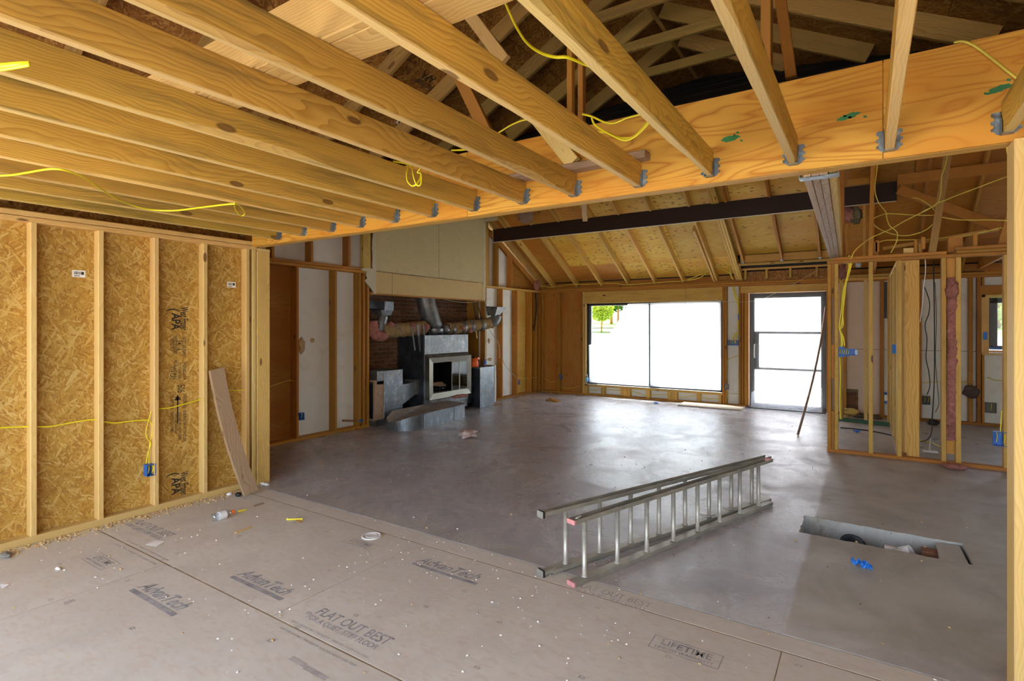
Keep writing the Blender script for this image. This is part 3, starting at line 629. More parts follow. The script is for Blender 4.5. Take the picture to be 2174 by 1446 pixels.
for y, xa in ((4.26, -2.2), (4.87, -2.15), (5.45, -2.15)):
    board('collar_tie', (xa - .1, y - .045, 4.19), (-0.99 - (y - 4.8) * .05, y - .045, 4.19), .038, .089, RAFT, ro)
Yb = 3.38
def pB(u, v, y=Yb): return atY(u, v, y)
for u in (1212, 1229): p = pB(u, 240); board('roof_post', (p.x, Yb + (0 if u < 1220 else .045), 2.6), (p.x, Yb + (0 if u < 1220 else .045), 4.40), .04, .05, BRACE, ro, up=(0, 1, 0))
p = atY(1655, 0, 3.4); board('roof_post', (atY(1628, 60, 3.25).x, 3.25, 2.6), (atY(1628, 60, 3.25).x, 3.25, 3.70), .05, .09, BRACE, ro, up=(0, 1, 0))
board('brace', pB(1680, 165, 3.6), pB(1655, -20, 3.6), .06, .04, OLD, ro, up=(0, 1, 0))
board('brace', pB(1035, 285), pB(950, 110), .10, .04, BRACE, ro, up=(0, 1, 0))
board('brace', pB(1218, 347, 2.99), pB(1120, 225, 2.99), .09, .04, PINE_S, ro, up=(0, 1, 0))
board('brace', pB(1072, 130, 3.2), pB(985, 15, 3.2), .09, .04, PINE_S, ro, up=(0, 1, 0))
# print on the roof sheathing (seen upside down between the rafters)
dl = Vector((CT, 0, ST)); nO = Vector((-ST, 0, CT))
def rpt(u, v):  # point on the underside of the left slope's sheathing
    d = ray(u, v); A = Vector((XR, 0, ZR)) + nO * 0.1405; n = Vector((ST, 0, -CT)); t = (A - EY).dot(n) / d.dot(n); return EY + d * t
def rtext(s, size, u, v, sx=1.0, bold=0.0):
    p = rpt(u, v) + Vector((ST, 0, -CT)) * 0.001; text('printed_lettering', s, size, p, (0, -1, 0), tuple(-dl), INK, ro, sx=sx, bold=bold)
rtext('West Fraser', 0.10, 925, 186, 0.46, .0016); rtext('APA', 0.10, 926, 166, 0.8, .003); rtext('24/16', .06, 878, 146, .6); rtext('SIZED FOR SPACING', .036, 886, 134, .46); rtext('EXPOSURE 1', .036, 872, 154, .46)
for kx in range(4): rtext('RATED SHEATHING', .036, 822 + kx * 5, 96 + kx * 6, .8)
p = rpt(850, 260) + Vector((ST, 0, -CT)) * .002; a, b = Vector((0, 1, 0)) * .09, dl * .05
st_ = mk('barcode_label', [p - a * .5 - b * .5, p + a * .5 - b * .5, p + a * .5 + b * .5, p - a * .5 + b * .5], [(0, 1, 2, 3)], PAPER, ro)
p2 = p + Vector((ST, 0, -CT)) * .001; mk('barcode', [p2 - a * .3 - b * .25, p2 + a * .3 - b * .25, p2 + a * .3 + b * .3, p2 - a * .3 + b * .3], [(0, 1, 2, 3)], INK, st_)

# added unseen layer against light leaks, eave closure and the closed gable behind
for s in (-1, 1):
    e = 4.1; O = Vector((XR + s * e, 0, ZR - K * e)) + Vector((s * ST, 0, CT)) * 0.165; Ls = e / CT; uy = Vector((-s * CT, 0, ST)); ux = Vector((0, -s, 0))
    P = clip([(-1.15, 0), (7.0, 0), (7.0, Ls + .09), (-1.15, Ls + .09)], lambda p: (O.z + p[1] * ST) - (zold(p[0]) - 0.04)); P = [((-s) * a, b) for a, b in P]
    if s > 0: P = P[::-1]
    cx, cy = P[0]; poly_sheet('roof_light_seal', O + ux * cx + uy * cy, ux, uy, [(a - cx, b - cy) for a, b in P], 0.010, FELT, ro)
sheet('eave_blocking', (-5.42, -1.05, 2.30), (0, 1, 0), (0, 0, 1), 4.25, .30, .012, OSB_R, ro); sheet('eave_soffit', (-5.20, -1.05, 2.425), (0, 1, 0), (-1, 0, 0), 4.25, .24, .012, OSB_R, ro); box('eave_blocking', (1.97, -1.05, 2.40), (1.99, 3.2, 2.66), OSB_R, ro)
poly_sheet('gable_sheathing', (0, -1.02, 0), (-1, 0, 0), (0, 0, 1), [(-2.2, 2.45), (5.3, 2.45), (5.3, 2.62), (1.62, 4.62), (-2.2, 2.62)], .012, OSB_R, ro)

# ================================================================== OLD ROOF
orf = struct('old_roof'); KO = 0.55; TO = atan(KO); CO, SO = cos(TO), sin(TO)
RIDGE_Y, RIDGE_Z = 7.2, 2.49 + KO * 4.1
Lf = (7.2 - 3.15) / CO
sheet('sheathing_panel', (-6.9, 3.15, zold(3.15) - .03), (1, 0, 0), (0, CO, SO), 11.0, Lf + .3, 0.014, PLY_RD, orf).rotation_euler
sheet('roofing_felt', (-6.9, 3.15, zold(3.15) + .0), (1, 0, 0), (0, CO, SO), 11.0, Lf + .3, 0.012, FELT, orf)
for i in range(9):  # shingle courses on the old slope under the new roof
    y = 3.2 + i * .42; sheet('shingle_course', (-6.9, y, zold(y) + .012), (1, 0, 0), (0, CO, SO), 11.0, 0.44, 0.009, FELT, orf)
def zback(y): return 2.49 + KO * (11.3 - y)
upb = Vector((0, SO, CO))
def brafter(x, y0, y1, m, dbl=1, w=.038):
    for i in range(dbl):
        board('rafter', Vector((x + i * .042, y0, zback(y0))) + upb * .07, Vector((x + i * .042, y1, zback(y1))) + upb * .07, w, .14, m, orf, up=upb)
RX = [-6.50, -6.23, -5.61, -4.99, -4.36, -3.76, -3.165]
for x in RX: brafter(x, 7.3, 11.36, OLD_Y)
brafter(-2.50, 7.3, 11.36, OLD_Y); board('rafter', Vector((-2.545, 9.75, zback(9.75) - .09)) + upb * .07, Vector((-2.545, 11.3, zback(11.3) - .03)) + upb * .07, .038, .12, OLD_Y, orf, up=upb)
brafter(-2.12, 7.3, 11.36, OLD_Y, 3)
LY = 10.80
for u, v in ((1578, 552), (1660, 548), (1741, 543)):
    x = atY(u, v, LY).x; brafter(x, 7.3, LY, OLD); h = box('rafter_hanger', (x - .022, LY - .03, zback(LY) - .012), (x + .022, LY + .02, zback(LY) + .03), GALV_N, orf)
for x in (0.10, 0.72, 1.30, 1.92, 2.5, 3.1): brafter(x, 7.3, 11.36, OLD)
# plywood rows on the back slope
off = upb * 0.141; Lb = (11.3 - 7.2) / CO
rows = [0, 0.62, 1.84, 3.06, 4.28, Lb + .2]
OB = Vector((0, 11.3, zback(11.3))) + off
for r in range(5):
    x = -6.75 - (1.22 if r % 2 else 0)
    while x < 4:
        x0, x1 = max(x, -6.75), min(x + 2.437, 4.0); x += 2.44
        if x1 <= x0: continue
        segs = [(x0, x1)]
        b0 = rows[r]
        if r == 0:  # no sheathing down to the plate over the door bay
            segs = [(a, b) for a, b in ((x0, min(x1, -2.05)), (max(x0, -0.40), x1)) if b - a > .02]
        segs = [q for a, b in segs for q in (((a, -0.30), (-0.30, b)) if a < -0.32 and b > -0.28 else ((a, b),))]
        for a, b in segs:
            m = PLY_RD if (a < -5.6 or a > -0.45) else PLY_R
            o = OB + Vector((a + .002, 0, 0)) + Vector((0, -CO, SO)) * (b0 + .002)
            sheet('sheathing_panel', o, (1, 0, 0), (0, -CO, SO), b - a - .004, rows[r + 1] - b0 - .004, .014, m, orf)
O2 = Vector((0, 11.75, zback(11.75))) + upb * 0.165
sheet('roofing_felt', O2 + Vector((-6.9, 0, 0)), (1, 0, 0), (0, -CO, SO), 10.4, 4.55 / CO + .05, .008, FELT, orf)
box('frieze_board', (-6.75, 11.45, 2.38), (3.25, 11.47, 2.80), PLY_RD, orf)
# dropped bay over the door
box('ledger', (-2.02, LY - .02, zback(LY) - .055), (-0.36, LY + .02, zback(LY) - .014), OLD_Y, orf); box('ledger', (-1.97, LY + .03, zback(LY) + .0), (-0.36, LY + .07, zback(LY) + .14), OLD_Y, orf)
box('soffit_board', (-2.02, LY + .02, 2.745), (-0.36, 11.42, 2.757), PLY_RD, orf)
box('porch_plate', (-2.02, 11.26, 2.665), (-0.36, 11.36, 2.74), OLD_Y, orf)
sheet('soffit_sheathing', (-2.05, 11.37, 2.44), (1, 0, 0), (0, 0, 1), 1.7, 0.3, .012, OSB_R, orf)
for u in (1583, 1628, 1678, 1734): x = atY(u, 580, 11.3).x; box('cripple_stud', (x - .019, 11.27, 2.49), (x + .019, 11.36, 2.665), OLD_Y, orf)
for (u, v, l) in ((1640, 557, .05), (1702, 553, .04)): p = atY(u, v, LY); box('block', (p.x - .03, LY - .02, p.z - .03), (p.x + .03, LY + .02, p.z), OLD, orf)

# ================================================================== FAR LEFT WALL (living room) with the fireplace alcove
wf = struct('wall_left_far'); X0, XS = -6.55, -6.69
box('bottom_plate', (XS, 3.2, 0), (X0, 5.91, .04), OLD, wf); box('bottom_plate', (XS, 9.0, 0), (X0, 11.3, .04), OLD, wf)
for z in (2.412, 2.453): box('middle_plate', (XS, 3.2, z), (X0, 5.91, z + .037), OLD, wf)
box('middle_plate', (XS, 9.0, 2.385), (X0, 11.3, 2.425), OLD_Y, wf)
def fs(y0, y1, z0=.04, z1=2.41, m=OLD, n='stud'): return box(n, (XS + .002, y0, z0), (X0 + random.uniform(-.002, .002), y1, z1), m, wf)
fs(4.60, 4.638); fs(5.243, 5.282); fs(5.70, 5.74); fs(5.785, 5.825); fs(5.87, 5.908); fs(3.6, 3.64); fs(4.1, 4.14)
for a in (9.02, 9.62, 10.22, 10.82): fs(a, a + .038, z1=2.385)
fs(11.2, 11.30, z1=2.385, m=OLD); fs(11.05, 11.09, z1=2.385)
def rake(y): return zback(y) if y > 7.2 else 2.55 + .55 * (y - 3.15)
for a in (4.23, 4.83, 5.49): fs(a, a + .04, 2.49, rake(a) - .02, n='cripple_stud')
for a in (9.05, 9.46, 10.0): fs(a, a + .04, 2.425, rake(a + .04) - .02, n='cripple_stud')
UYp, UZ = (0, 1, 0), (0, 0, 1)
poly_sheet('foam_board', (XS, 4.62, 0.0), UYp, UZ, [(0, .03), (1.28, .03), (1.28, 3.9), (0, 3.35)], .02, FOAM, wf)
poly_sheet('foam_board', (XS, 3.2, 2.45), UYp, UZ, [(0, 0), (1.42, 0), (1.42, .9), (0, .12)], .02, FOAM, wf)
poly_sheet('foam_board', (XS, 9.0, 0.0), UYp, UZ, [(0, .03), (1.22, .03), (1.22, 3.0), (0.0, 3.68)], .02, FOAM, wf)
sheet('wall_plywood', (XS, 3.2, .03), UYp, UZ, 1.42, 2.40, .02, PLY_W, wf); sheet('wall_plywood', (XS, 10.22, .03), UYp, UZ, .60, 2.40, .02, PLY_Y, wf); sheet('wall_plywood', (XS, 10.82, .03), UYp, UZ, .6, 2.40, .02, PLY_W, wf)
poly_sheet('gable_plywood', (XS - .001, 10.22, 2.42), UYp, UZ, [(0, 0), (1.1, 0), (1.1, .12), (0, .68)], .02, PLY_RD, wf)
# rake rafters against the gable
board('rafter', Vector((X0 - .03, 9.2, zback(9.2) - .16)) + upb * .07, Vector((X0 - .03, 11.25, zback(11.25) - .10)) + upb * .07, .04, .10, OLD, wf, up=upb)
# alcove: brick back, wood cheeks
XBk = -7.03
box('alcove_cheek', (XBk - .06, 5.84, 0), (XS, 5.905, 2.6), OLD, wf); box('alcove_cheek', (XBk - .06, 9.005, 0), (XS, 9.06, 2.6), OLD, wf)
sheet('mortar_bed', (XBk, 5.9, 0), UYp, UZ, 3.12, 2.62, .05, MORTAR, wf); box('alcove_lintel', (XBk - .05, 5.85, 2.35), (X0 - .03, 9.06, 2.40), OLD, wf)
vs, fsx = prism_data(0.20, .022, .058, .004)
BM = bpy.data.meshes.new('brick'); BM.from_pydata(vs, [], fsx); BM.materials.append(BRICK)
rest = bmesh.new(); nb = 0
for r in range(31):
    z = .035 + r * .0715; y = 5.92 - (.105 if r % 2 else 0)
    while y < 8.95:
        hid = (6.98 < y + .1 < 8.15 and z < 1.42) or z < .1 or z > 2.2
        L = .20; yy = max(y, 5.912); 
        if hid or nb >= 296:
            M = frame((XBk + .004, yy, z), (0, 1, 0), (0, 0, 1)); vv = [rest.verts.new(M @ Vector(v)) for v in vs]
            for f in fsx: rest.faces.new([vv[i] for i in f])
        else:
            b = bpy.data.objects.new('brick', BM); b.matrix_basis = frame((XBk + .004 + random.uniform(-.003, .003), yy, z + random.uniform(-.002, .002)), (0, 1, 0), (0, 0, 1)); link(b, wf); nb += 1
        y += .211
tag(bmobj('brickwork', rest, BRICK, wf), kind='stuff')
# drywall chase above the opening
XD = -6.538
def dry(y0, y1, z0, z1, m): return sheet('drywall_panel', (XD, y0, z0), UYp, UZ, y1 - y0, z1 - z0, .0127, m, wf)
dry(6.0, 7.545, 2.466, 4.45, DRY); dry(7.555, 8.955, 2.466, 4.45, DRY)
dry(6.02, 6.376, 2.112, 2.455, DRY_B); dry(6.385, 8.868, 2.112, 2.455, DRY_B); dry(8.876, 8.97, 2.112, 2.457, DRY_B)
rg = random.Random(2)
def ragged(y_in, y_out, z0, z1, n):
    pts = [(y_in, z0)]; s = 1 if y_in < y_out else -1
    for i in range(n + 1): pts.append((y_out + rg.uniform(-.012, .018), z0 + (z1 - z0) * i / n))
    pts.append((y_in, z1)); 
    if s < 0: pts = pts[::-1]
    return pts
poly_sheet('joint_compound', (XD + .003, 0, 0), UYp, UZ, ragged(6.035, 5.955, 2.1, 4.3, 34), .016, PLASTER, wf); poly_sheet('joint_compound', (XD + .003, 0, 0), UYp, UZ, ragged(8.935, 8.985, 2.1, 4.3, 34), .016, PLASTER, wf)
poly_sheet('torn_drywall', (XD + .006, 0, 0), UYp, UZ, [(5.99, 2.10), (6.02, 2.5), (5.80, 2.49), (5.73, 2.475), (5.75, 2.45), (5.84, 2.44), (5.82, 2.38), (5.85, 2.34), (5.80, 2.30), (5.83, 2.26), (5.93, 2.18)], .016, PLASTER, wf)
box('drywall_edge', (XD - .012, 8.985, .1), (XD + .002, 9.03, 2.1), DRY, wf)
box('chase_framing', (X0 - .08, 5.78, 2.495), (X0 + .0, 5.935, 4.0), PINE_T, wf); box('chase_framing', (X0 - .08, 9.0, 2.43), (X0, 9.12, 3.8), PINE_T, wf); box('chase_framing', (X0 - .09, 9.13, 2.43), (X0 - .01, 9.17, 3.5), OLD, wf)
box('chase_header', (X0 - .06, 5.92, 2.085), (XD - .014, 8.99, 2.125), OLD, wf)
# fastener heads on the drywall
fv, ff = [], []
def dot(y, z, r=.007):
    n = len(fv); fv.extend([(XD + .0012, y + r * cos(k * pi / 3), z + r * sin(k * pi / 3)) for k in range(6)]); ff.append(tuple(range(n, n + 6)))
for z in [2.55 + .18 * i for i in range(9)]: dot(6.75, z); dot(7.53, z + .03); dot(7.57, z + .07); dot(8.15, z - .02); dot(6.28, z + .1)
for y in (6.1, 6.5, 6.9, 7.3, 7.7, 8.1, 8.5, 8.8): dot(y, 2.14 + .02 * (y % .3)); dot(y + .1, 2.43); dot(y, 2.49)
mk('screw_heads', fv, ff, INK, wf)

# ================================================================== BACK WALL
wb_ = struct('wall_back'); Y0, YB = 11.30, 11.40
def bx(u, v=690, y=Y0): return atY(u, v, y).x
def bs(x0, x1, z0=.04, z1=2.365, m=OLD, n='stud', y0=None): return box(n, (x0, (Y0 if y0 is None else y0) + random.uniform(0, .003), z0), (x1, YB - .002, z1), m, wb_)
box('bottom_plate', (-6.69, Y0, 0), (-1.96, YB, .04), OLD, wb_); box('bottom_plate', (-0.5, Y0, 0), (3.2, YB, .04), OLD, wb_)
box('top_plate', (-6.69, Y0, 2.367), (3.2, YB, 2.407), OLD, wb_); box('top_plate', (-6.69, Y0, 2.410), (3.2, YB, 2.448), OLD, wb_); box('top_plate', (-6.55, Y0 + .004, 2.451), (-2.0, YB, 2.489), OLD, wb_)
bs(-6.545, -6.50); bs(bx(1182), bx(1189)); bs(-5.50, -5.455); bs(-5.452, -5.41, m=PINE_P)
xr0, xr1 = bx(1533.5), bx(1538); bs(xr0, xr1, m=OLD); bs(xr1 + .003, bx(1543), m=OLD)
bs(bx(1568), bx(1573)); bs(bx(1573.5), bx(1578), z1=2.22, y0=11.33); bs(bx(1580), bx(1589), z1=2.22)
bs(-0.60, -0.56); bs(-0.55, -0.51)
for a, b in ((1790, 1797), (1868, 1877), (1945, 1957), (2056, 2066), (2074, 2083), (2085, 2090)): bs(bx(a), bx(b))
box('window_header', (-5.41, Y0 - .003, 2.10), (xr0 - .002, YB - .01, 2.362), OLD_Y, wb_); box('door_header', (bx(1573), Y0 - .003, 2.225), (-0.5, YB - .01, 2.362), OLD_Y, wb_)
box('window_header', (1.52, Y0 - .003, 2.09), (2.9, YB - .01, 2.23), OLD, wb_)
box('rough_sill', (-5.405, Y0 - .004, .205), (xr0, YB, .252), OLD_Y, wb_)
for a, b, n in ((1240, 1247, 1), (1276, 1284, 1), (1317, 1338, 3), (1372, 1380, 1), (1417, 1438, 3), (1479, 1487, 1), (1526, 1532, 1)):
    xa, xb = bx(a), bx(b)
    for k in range(n): w = (xb - xa) / n; bs(xa + k * w, xa + (k + 1) * w - .003, z1=.204, n='cripple_stud', m=OLD_Y)
def wall(x0, x1, z0, z1, m, n='wall_panel'): return sheet(n, (x0, YB, z0), (1, 0, 0), UZ, x1 - x0, z1 - z0, .02, m, wb_)
def wallv(x0, x1, z0, z1, m, n='wall_plywood'): return sheet(n, (x1, YB, z0), UZ, (-1, 0, 0), z1 - z0, x1 - x0, .02, m, wb_)
wallv(-6.69, bx(1185), .0, 2.4, PLY_W); wallv(bx(1185) + .003, -5.40, .0, 2.4, PLY_W)
wall(-5.40, xr0, .0, .25, FOAM, 'foam_board'); wall(xr0, bx(1575), .24, 2.4, FOAM, 'foam_board'); wall(xr0, bx(1575), 0, .235, FOAM, 'foam_board')
wall(-5.40, -2.38, 2.09, 2.45, PLY_W); wall(-2.0, -0.5, 2.22, 2.45, PLY_W)
wall(-0.5, 0.215, 0.0, 1.170, FOAM_B, 'foam_board'); wall(-0.5, 0.215, 1.178, 2.4, FOAM_B, 'foam_board')
wall(0.22, 1.60, 0.0, 1.170, FOAM, 'foam_board'); wall(0.22, 1.60, 1.178, 2.4, FOAM, 'foam_board'); wall(1.60, 3.2, 0, 1.17, FOAM, 'foam_board'); wall(1.60, 3.2, 2.05, 2.45, FOAM, 'foam_board'); wall(2.75, 3.2, 1.17, 2.06, FOAM, 'foam_board')
sheet('wall_backing', (-0.60, 11.435, -.02), (1, 0, 0), UZ, 2.20, 2.5, .01, PLY_RX, wb_); sheet('wall_backing', (-2.42, 11.435, 0), (1, 0, 0), UZ, .52, 2.5, .01, PLY_RX, wb_); sheet('wall_backing', (1.55, 11.435, 0), (1, 0, 0), UZ, 1.7, 1.2, .01, PLY_RX, wb_); sheet('wall_backing', (-6.7, 11.435, 0), (1, 0, 0), UZ, 1.28, 2.5, .01, PLY_RX, wb_); sheet('wall_backing', (-5.45, 11.435, 0), (1, 0, 0), UZ, 3.1, .25, .01, PLY_RX, wb_)  # dark boards added behind the wall to block light through its seams
# exposed brick where the board is cut away
pb0, pb1 = atY(1787, 825, 11.385), atY(1822, 882, 11.385)
sheet('mortar_bed', (pb0.x, 11.392, 0.03), (1, 0, 0), UZ, pb1.x - pb0.x, pb0.z - .03, .002, MORTAR, wb_)
for r in range(6):
    z = .08 + r * .072
    for c in range(3):
        xa = pb0.x + .004 + c * .115 - (.05 if r % 2 else 0); xb_ = min(xa + .105, pb1.x - .003); xa = max(xa, pb0.x + .003)
        if xb_ - xa > .02 and z < pb0.z - .04: box('brick', (xa, 11.378, z - .029), (xb_, 11.391, z + .029), BRICK, wb_)
box('hanging_duct_backing', (0.22, 11.385, 1.72), (0.34, 11.398, 2.35), BLACK, wb_)

# window_1: dark aluminium frame, mullion and two panes, board jamb liners
w1 = struct('window_1'); wxl, wxr, wz0, wz1 = -5.385, -2.40, .262, 2.095
M_ = -3.873
for a in ((wxl + .03, 11.33, wz0, wxl + .085, 11.43, wz1), (wxr - .055, 11.33, wz0, wxr, 11.43, wz1), (wxl + .03, 11.33, wz1 - .055, wxr, 11.43, wz1), (wxl + .03, 11.33, wz0, wxr, 11.43, wz0 + .06)):
    box('window_frame', (a[0], a[1], a[2]), (a[3], a[4], a[5]), FRAME_D, w1)
box('mullion', (M_ - .022, 11.345, wz0 + .05), (M_ + .022, 11.42, wz1 - .05), FRAME_D, w1)
box('added_mullion_bar', (M_ - .016, 11.285, wz0 + .04), (M_ + .016, 11.345, wz1 - .03), flat('veiled_mullion_blue', (.16, .22, .25), .5), w1)  # added bar, painted bluish like the mullion veiled by the bright film
box('sash_stile', (wxl + .09, 11.36, wz0 + .05), (wxl + .125, 11.41, wz1 - .05), GALV_N, w1)
box('jamb_liner', (wxl - .015, 11.302, wz0), (wxl + .025, 11.46, wz1), PINE_S, w1); box('jamb_liner', (wxl - .015, 11.302, wz1), (wxr, 11.46, wz1 + .012), PINE_S, w1)
box('window_sill', (wxl - .015, 11.29, wz0 - .01), (wxr + .01, 11.46, wz0), WHITE_P, w1)
sheet('pane', (wxl + .085, 11.385, wz0 + .05), (1, 0, 0), UZ, M_ - wxl - .1, wz1 - wz0 - .1, .004, GLASS, w1); sheet('pane', (M_ + .02, 11.385, wz0 + .05), (1, 0, 0), UZ, wxr - M_ - .07, wz1 - wz0 - .1, .004, GLASS, w1)
# window_2 in the small room
w2 = struct('window_2'); a0, a1, b0, b1 = 1.64, 2.72, 1.216, 2.036
for lo, hi in (((a0, 11.32, b0), (a0 + .10, 11.43, b1)), ((a1 - .08, 11.32, b0), (a1, 11.43, b1)), ((a0, 11.32, b1 - .09), (a1, 11.43, b1)), ((a0, 11.32, b0), (a1, 11.43, b0 + .06))): box('window_frame', lo, hi, FRAME_D, w2)
sheet('pane', (a0 + .1, 11.39, b0 + .05), (1, 0, 0), UZ, a1 - a0 - .17, b1 - b0 - .14, .004, GLASS, w2)
box('window_sill', (a0 - .1, 11.24, b0 - .085), (a1 + .1, 11.42, b0 - .065), PINE_S, w2); box('jamb_liner', (a0 - .10, 11.30, b0 - .06), (a0 - .005, 11.42, b1 + .05), PINE_P, w2); box('jamb_liner', (a0 - .10, 11.30, b1 + .005), (a1, 11.42, b1 + .05), PINE_P, w2)
box('trim_tape', (a0, 11.318, b0 - .002), (a1, 11.322, b0 + .035), BLUE_T, w2)
# door_1: storm door with three lights
d1 = struct('door_1'); dx0, dx1, dz1 = -1.905, -0.60, 2.215
def dpt(u, v): p = atY(u, v, 11.35); return p.x, p.z
gx0, _ = dpt(1602, 640); gx1, gzt = dpt(1743, 630); mx0, _ = dpt(1611.5, 740)
_, r1 = dpt(1670, 706.5); _, r2 = dpt(1670, 784.5); gb = .10
box('door_stile', (dx0 + .02, 11.33, 0.02), (gx0, 11.385, dz1), FRAME_D, d1); box('door_stile', (gx1, 11.33, 0.02), (dx1, 11.385, dz1), FRAME_D, d1)
box('door_rail', (dx0 + .02, 11.33, gzt), (dx1, 11.385, dz1), FRAME_D, d1); box('door_rail', (dx0 + .02, 11.33, .02), (dx1, 11.385, gb), FRAME_D, d1)
box('door_rail', (gx0, 11.34, r1 - .02), (gx1, 11.38, r1 + .02), FRAME_D, d1); box('door_rail', (gx0, 11.34, r2 - .02), (gx1, 11.38, r2 + .02), FRAME_D, d1)
box('lock_rail', (gx0, 11.338, r2), (mx0, 11.382, r1), FRAME_D, d1)
for z0_, z1_, x_ in ((gb, r2 - .02, gx0), (r2 + .02, r1 - .02, mx0), (r1 + .02, gzt, gx0)): sheet('pane', (x_, 11.365, z0_), (1, 0, 0), UZ, gx1 - x_, z1_ - z0_, .004, PANE_M, d1)
hx, hz = dpt(1602.5, 745); tube('door_handle', [(hx, 11.335, hz + .13), (hx, 11.29, hz + .11), (hx, 11.285, hz), (hx, 11.29, hz - .11), (hx, 11.335, hz - .13)], .012, WHITE_P, d1)
box('threshold', (dx0, 11.24, 0.001), (dx1, 11.45, .022), FRAME_D, d1)
box('baseboard_sill', (-6.6, 11.42, -.2), (3.2, 11.5, -.02), MORTAR, wb_)

# ================================================================== PARTITION on the right and the small rooms behind it
wp = struct('wall_right'); P0, P1 = 7.90, 7.99
def px(u, y=P0): return atY(u, 690, y).x
box('bottom_plate', (-.41, P0, 0), (2.6, P1, .04), OLD, wp)
box('top_plate', (-.41, P0, 2.372), (1.42, P1, 2.410), OLD, wp); box('top_plate', (-.34, P0 + .004, 2.413), (.775, P1, 2.450), OLD, wp); box('top_plate', (.86, P0, 2.413), (1.42, P1, 2.449), OLD, wp); box('top_plate', (.85, P0 - .002, 2.452), (1.34, P1, 2.488), OLD, wp); box('top_plate', (1.42, P0, 2.372), (2.6, P1, 2.41), OLD, wp)
for a, b, m in ((1756.5, 1764.5, OLD), (1771.5, 1779.5, OLD_Y), (1844, 1853.5, OLD_Y), (1905, 1914.5, OLD_Y), (1998.5, 2009, OLD_Y), (2029, 2041, OLD_Y), (2131, 2143, OLD_Y)):
    box('stud', (px(a), P0 + random.uniform(0, .004), .04), (px(b), P1, 2.37), m, wp)
xa, xb = px(1764.5), px(1771.5)
for z0_, z1_ in ((.04, .52), (.93, 1.35), (1.95, 2.37)): box('blocking', (xa, P0 + .015, z0_), (xb, P1, z1_), OLD, wp)
box('blocking', (xa, P1 - .03, .04), (xb, P1 - .004, 2.37), GREYWOOD, wp)
box('jack_post', (px(1920, 8.0), 8.0, 0), (px(1952, 8.0), 8.14, 2.45), PINE_K, wp)
box('backing_stud', (px(2009, 7.95), 7.95, .12), (px(2030, 7.95), 7.988, 2.37), BRACE, wp)
box('stud', (1.70, P0, .04), (1.74, P1, 2.37), OLD, wp); box('stud', (2.1, P0, .04), (2.14, P1, 2.37), OLD, wp)
# struts up to the old rafters
x = atY(1848, 545, 7.95).x; board('strut', (x, 7.95, 2.45), (x + .045, 7.95, 4.6), .045, .09, OLD, wp, up=(0, 1, 0))
a, b = atY(1979, 535, 7.95), atY(2012, 330, 7.95); board('strut', (a.x, 7.95, 2.45), a + (b - a) * 1.9, .075, .038, RAFT, wp, up=(0, 1, 0))
x = px(1784, 8.05); board('strut', (x, 8.05, 2.45), (x, 8.05, 4.6), .09, .09, OLD, wp, up=(0, 1, 0))
board('strut', atY(2125, 535, 8.2), atY(2165, 400, 8.2), .10, .04, OLD, wp, up=(0, 1, 0))
# purlins and braces under the old rafters
for (a, b, h) in (((1906, 372), (2175, 348), .20), ):
    p, q = atY(*a, 9.0), atY(*b, 9.0); board('purlin', (p.x, 9.0, 3.57), (2.9, 9.0, 3.57), .04, .14, OLD, orf)
p, q = atY(1908, 402, 9.1), atY(2135, 488, 9.1); board('brace', p, q, .12, .04, OLD, orf, up=(0, 1, 0))
board('brace', atY(1800, 385, 9.35), atY(1845, 380, 9.35), .12, .04, OLD, orf, up=(0, 1, 0)); board('brace', atY(1795, 482, 9.6), atY(1838, 478, 9.6), .08, .04, OLD, orf, up=(0, 1, 0)); box('brace', (-.25, 9.5, 2.4), (-.21, 9.54, 3.5), OLD, orf)
box('cripple_stud', (px(1832, 9.3), 9.3, 2.6), (px(1838, 9.3), 9.34, 3.4), OLD_Y, orf)
# short stub blocks standing on the partition plate
for a, b, v0, v1 in ((1848, 1863, 541, 515), (1918, 1939, 533, 527), (1940, 1947, 532, 510), (1949, 1957, 531, 519), (2012, 2043, 530, 503)):
    p, q = atY(a, v0, 8.05), atY(b, v1, 8.05); box('plate_block', (p.x, 8.0, 2.452), (q.x, 8.09, max(q.z, 2.49)), OLD if a != 1918 else PINE_S, wp)
for xj, m in ((.10, OLD), (0.55, OLD), (1.02, OLD), (1.5, OLD), (1.95, OLD)): box('ceiling_tie', (xj, 8.0, 2.50), (xj + .038, 11.3, 2.64), m, wp)
board('ceiling_tie', atY(1875, 528, 8.6), atY(2120, 487, 8.6), .04, .04, OLD_Y, wp)
# closet: head, jambs, new framed return wall and green sill
wc = struct('wall_closet')
box('head_plate', (-.40, 10.55, 2.345), (.36, 10.64, 2.385), OLD_Y, wc); box('head_plate', (-.40, 10.55, 2.39), (.36, 10.64, 2.43), OLD_Y, wc)
for a, b, m in ((1782, 1789, OLD_Y), (1834, 1842, PINE_S), (1884, 1891, OLD_Y)): box('stud', (px(a, 10.55), 10.55, .03), (px(b, 10.55), 10.64, 2.345), m, wc)
for y in (8.2, 8.75, 9.3, 9.85, 10.4): box('stud', (.315, y, .04), (.40, y + .038, 2.36), PINE_T if y in (8.75, 9.85) else PINE_S, wc)
box('top_plate', (.315, 8.0, 2.362), (.40, 10.55, 2.40), PINE_S, wc); box('bottom_plate', (.315, 8.0, 0), (.40, 10.45, .038), GREYWOOD, wc)
board('green_sill', (-.37, 10.62, .025), (.345, 10.47, .025), .09, .05, GREEN_S, wc)
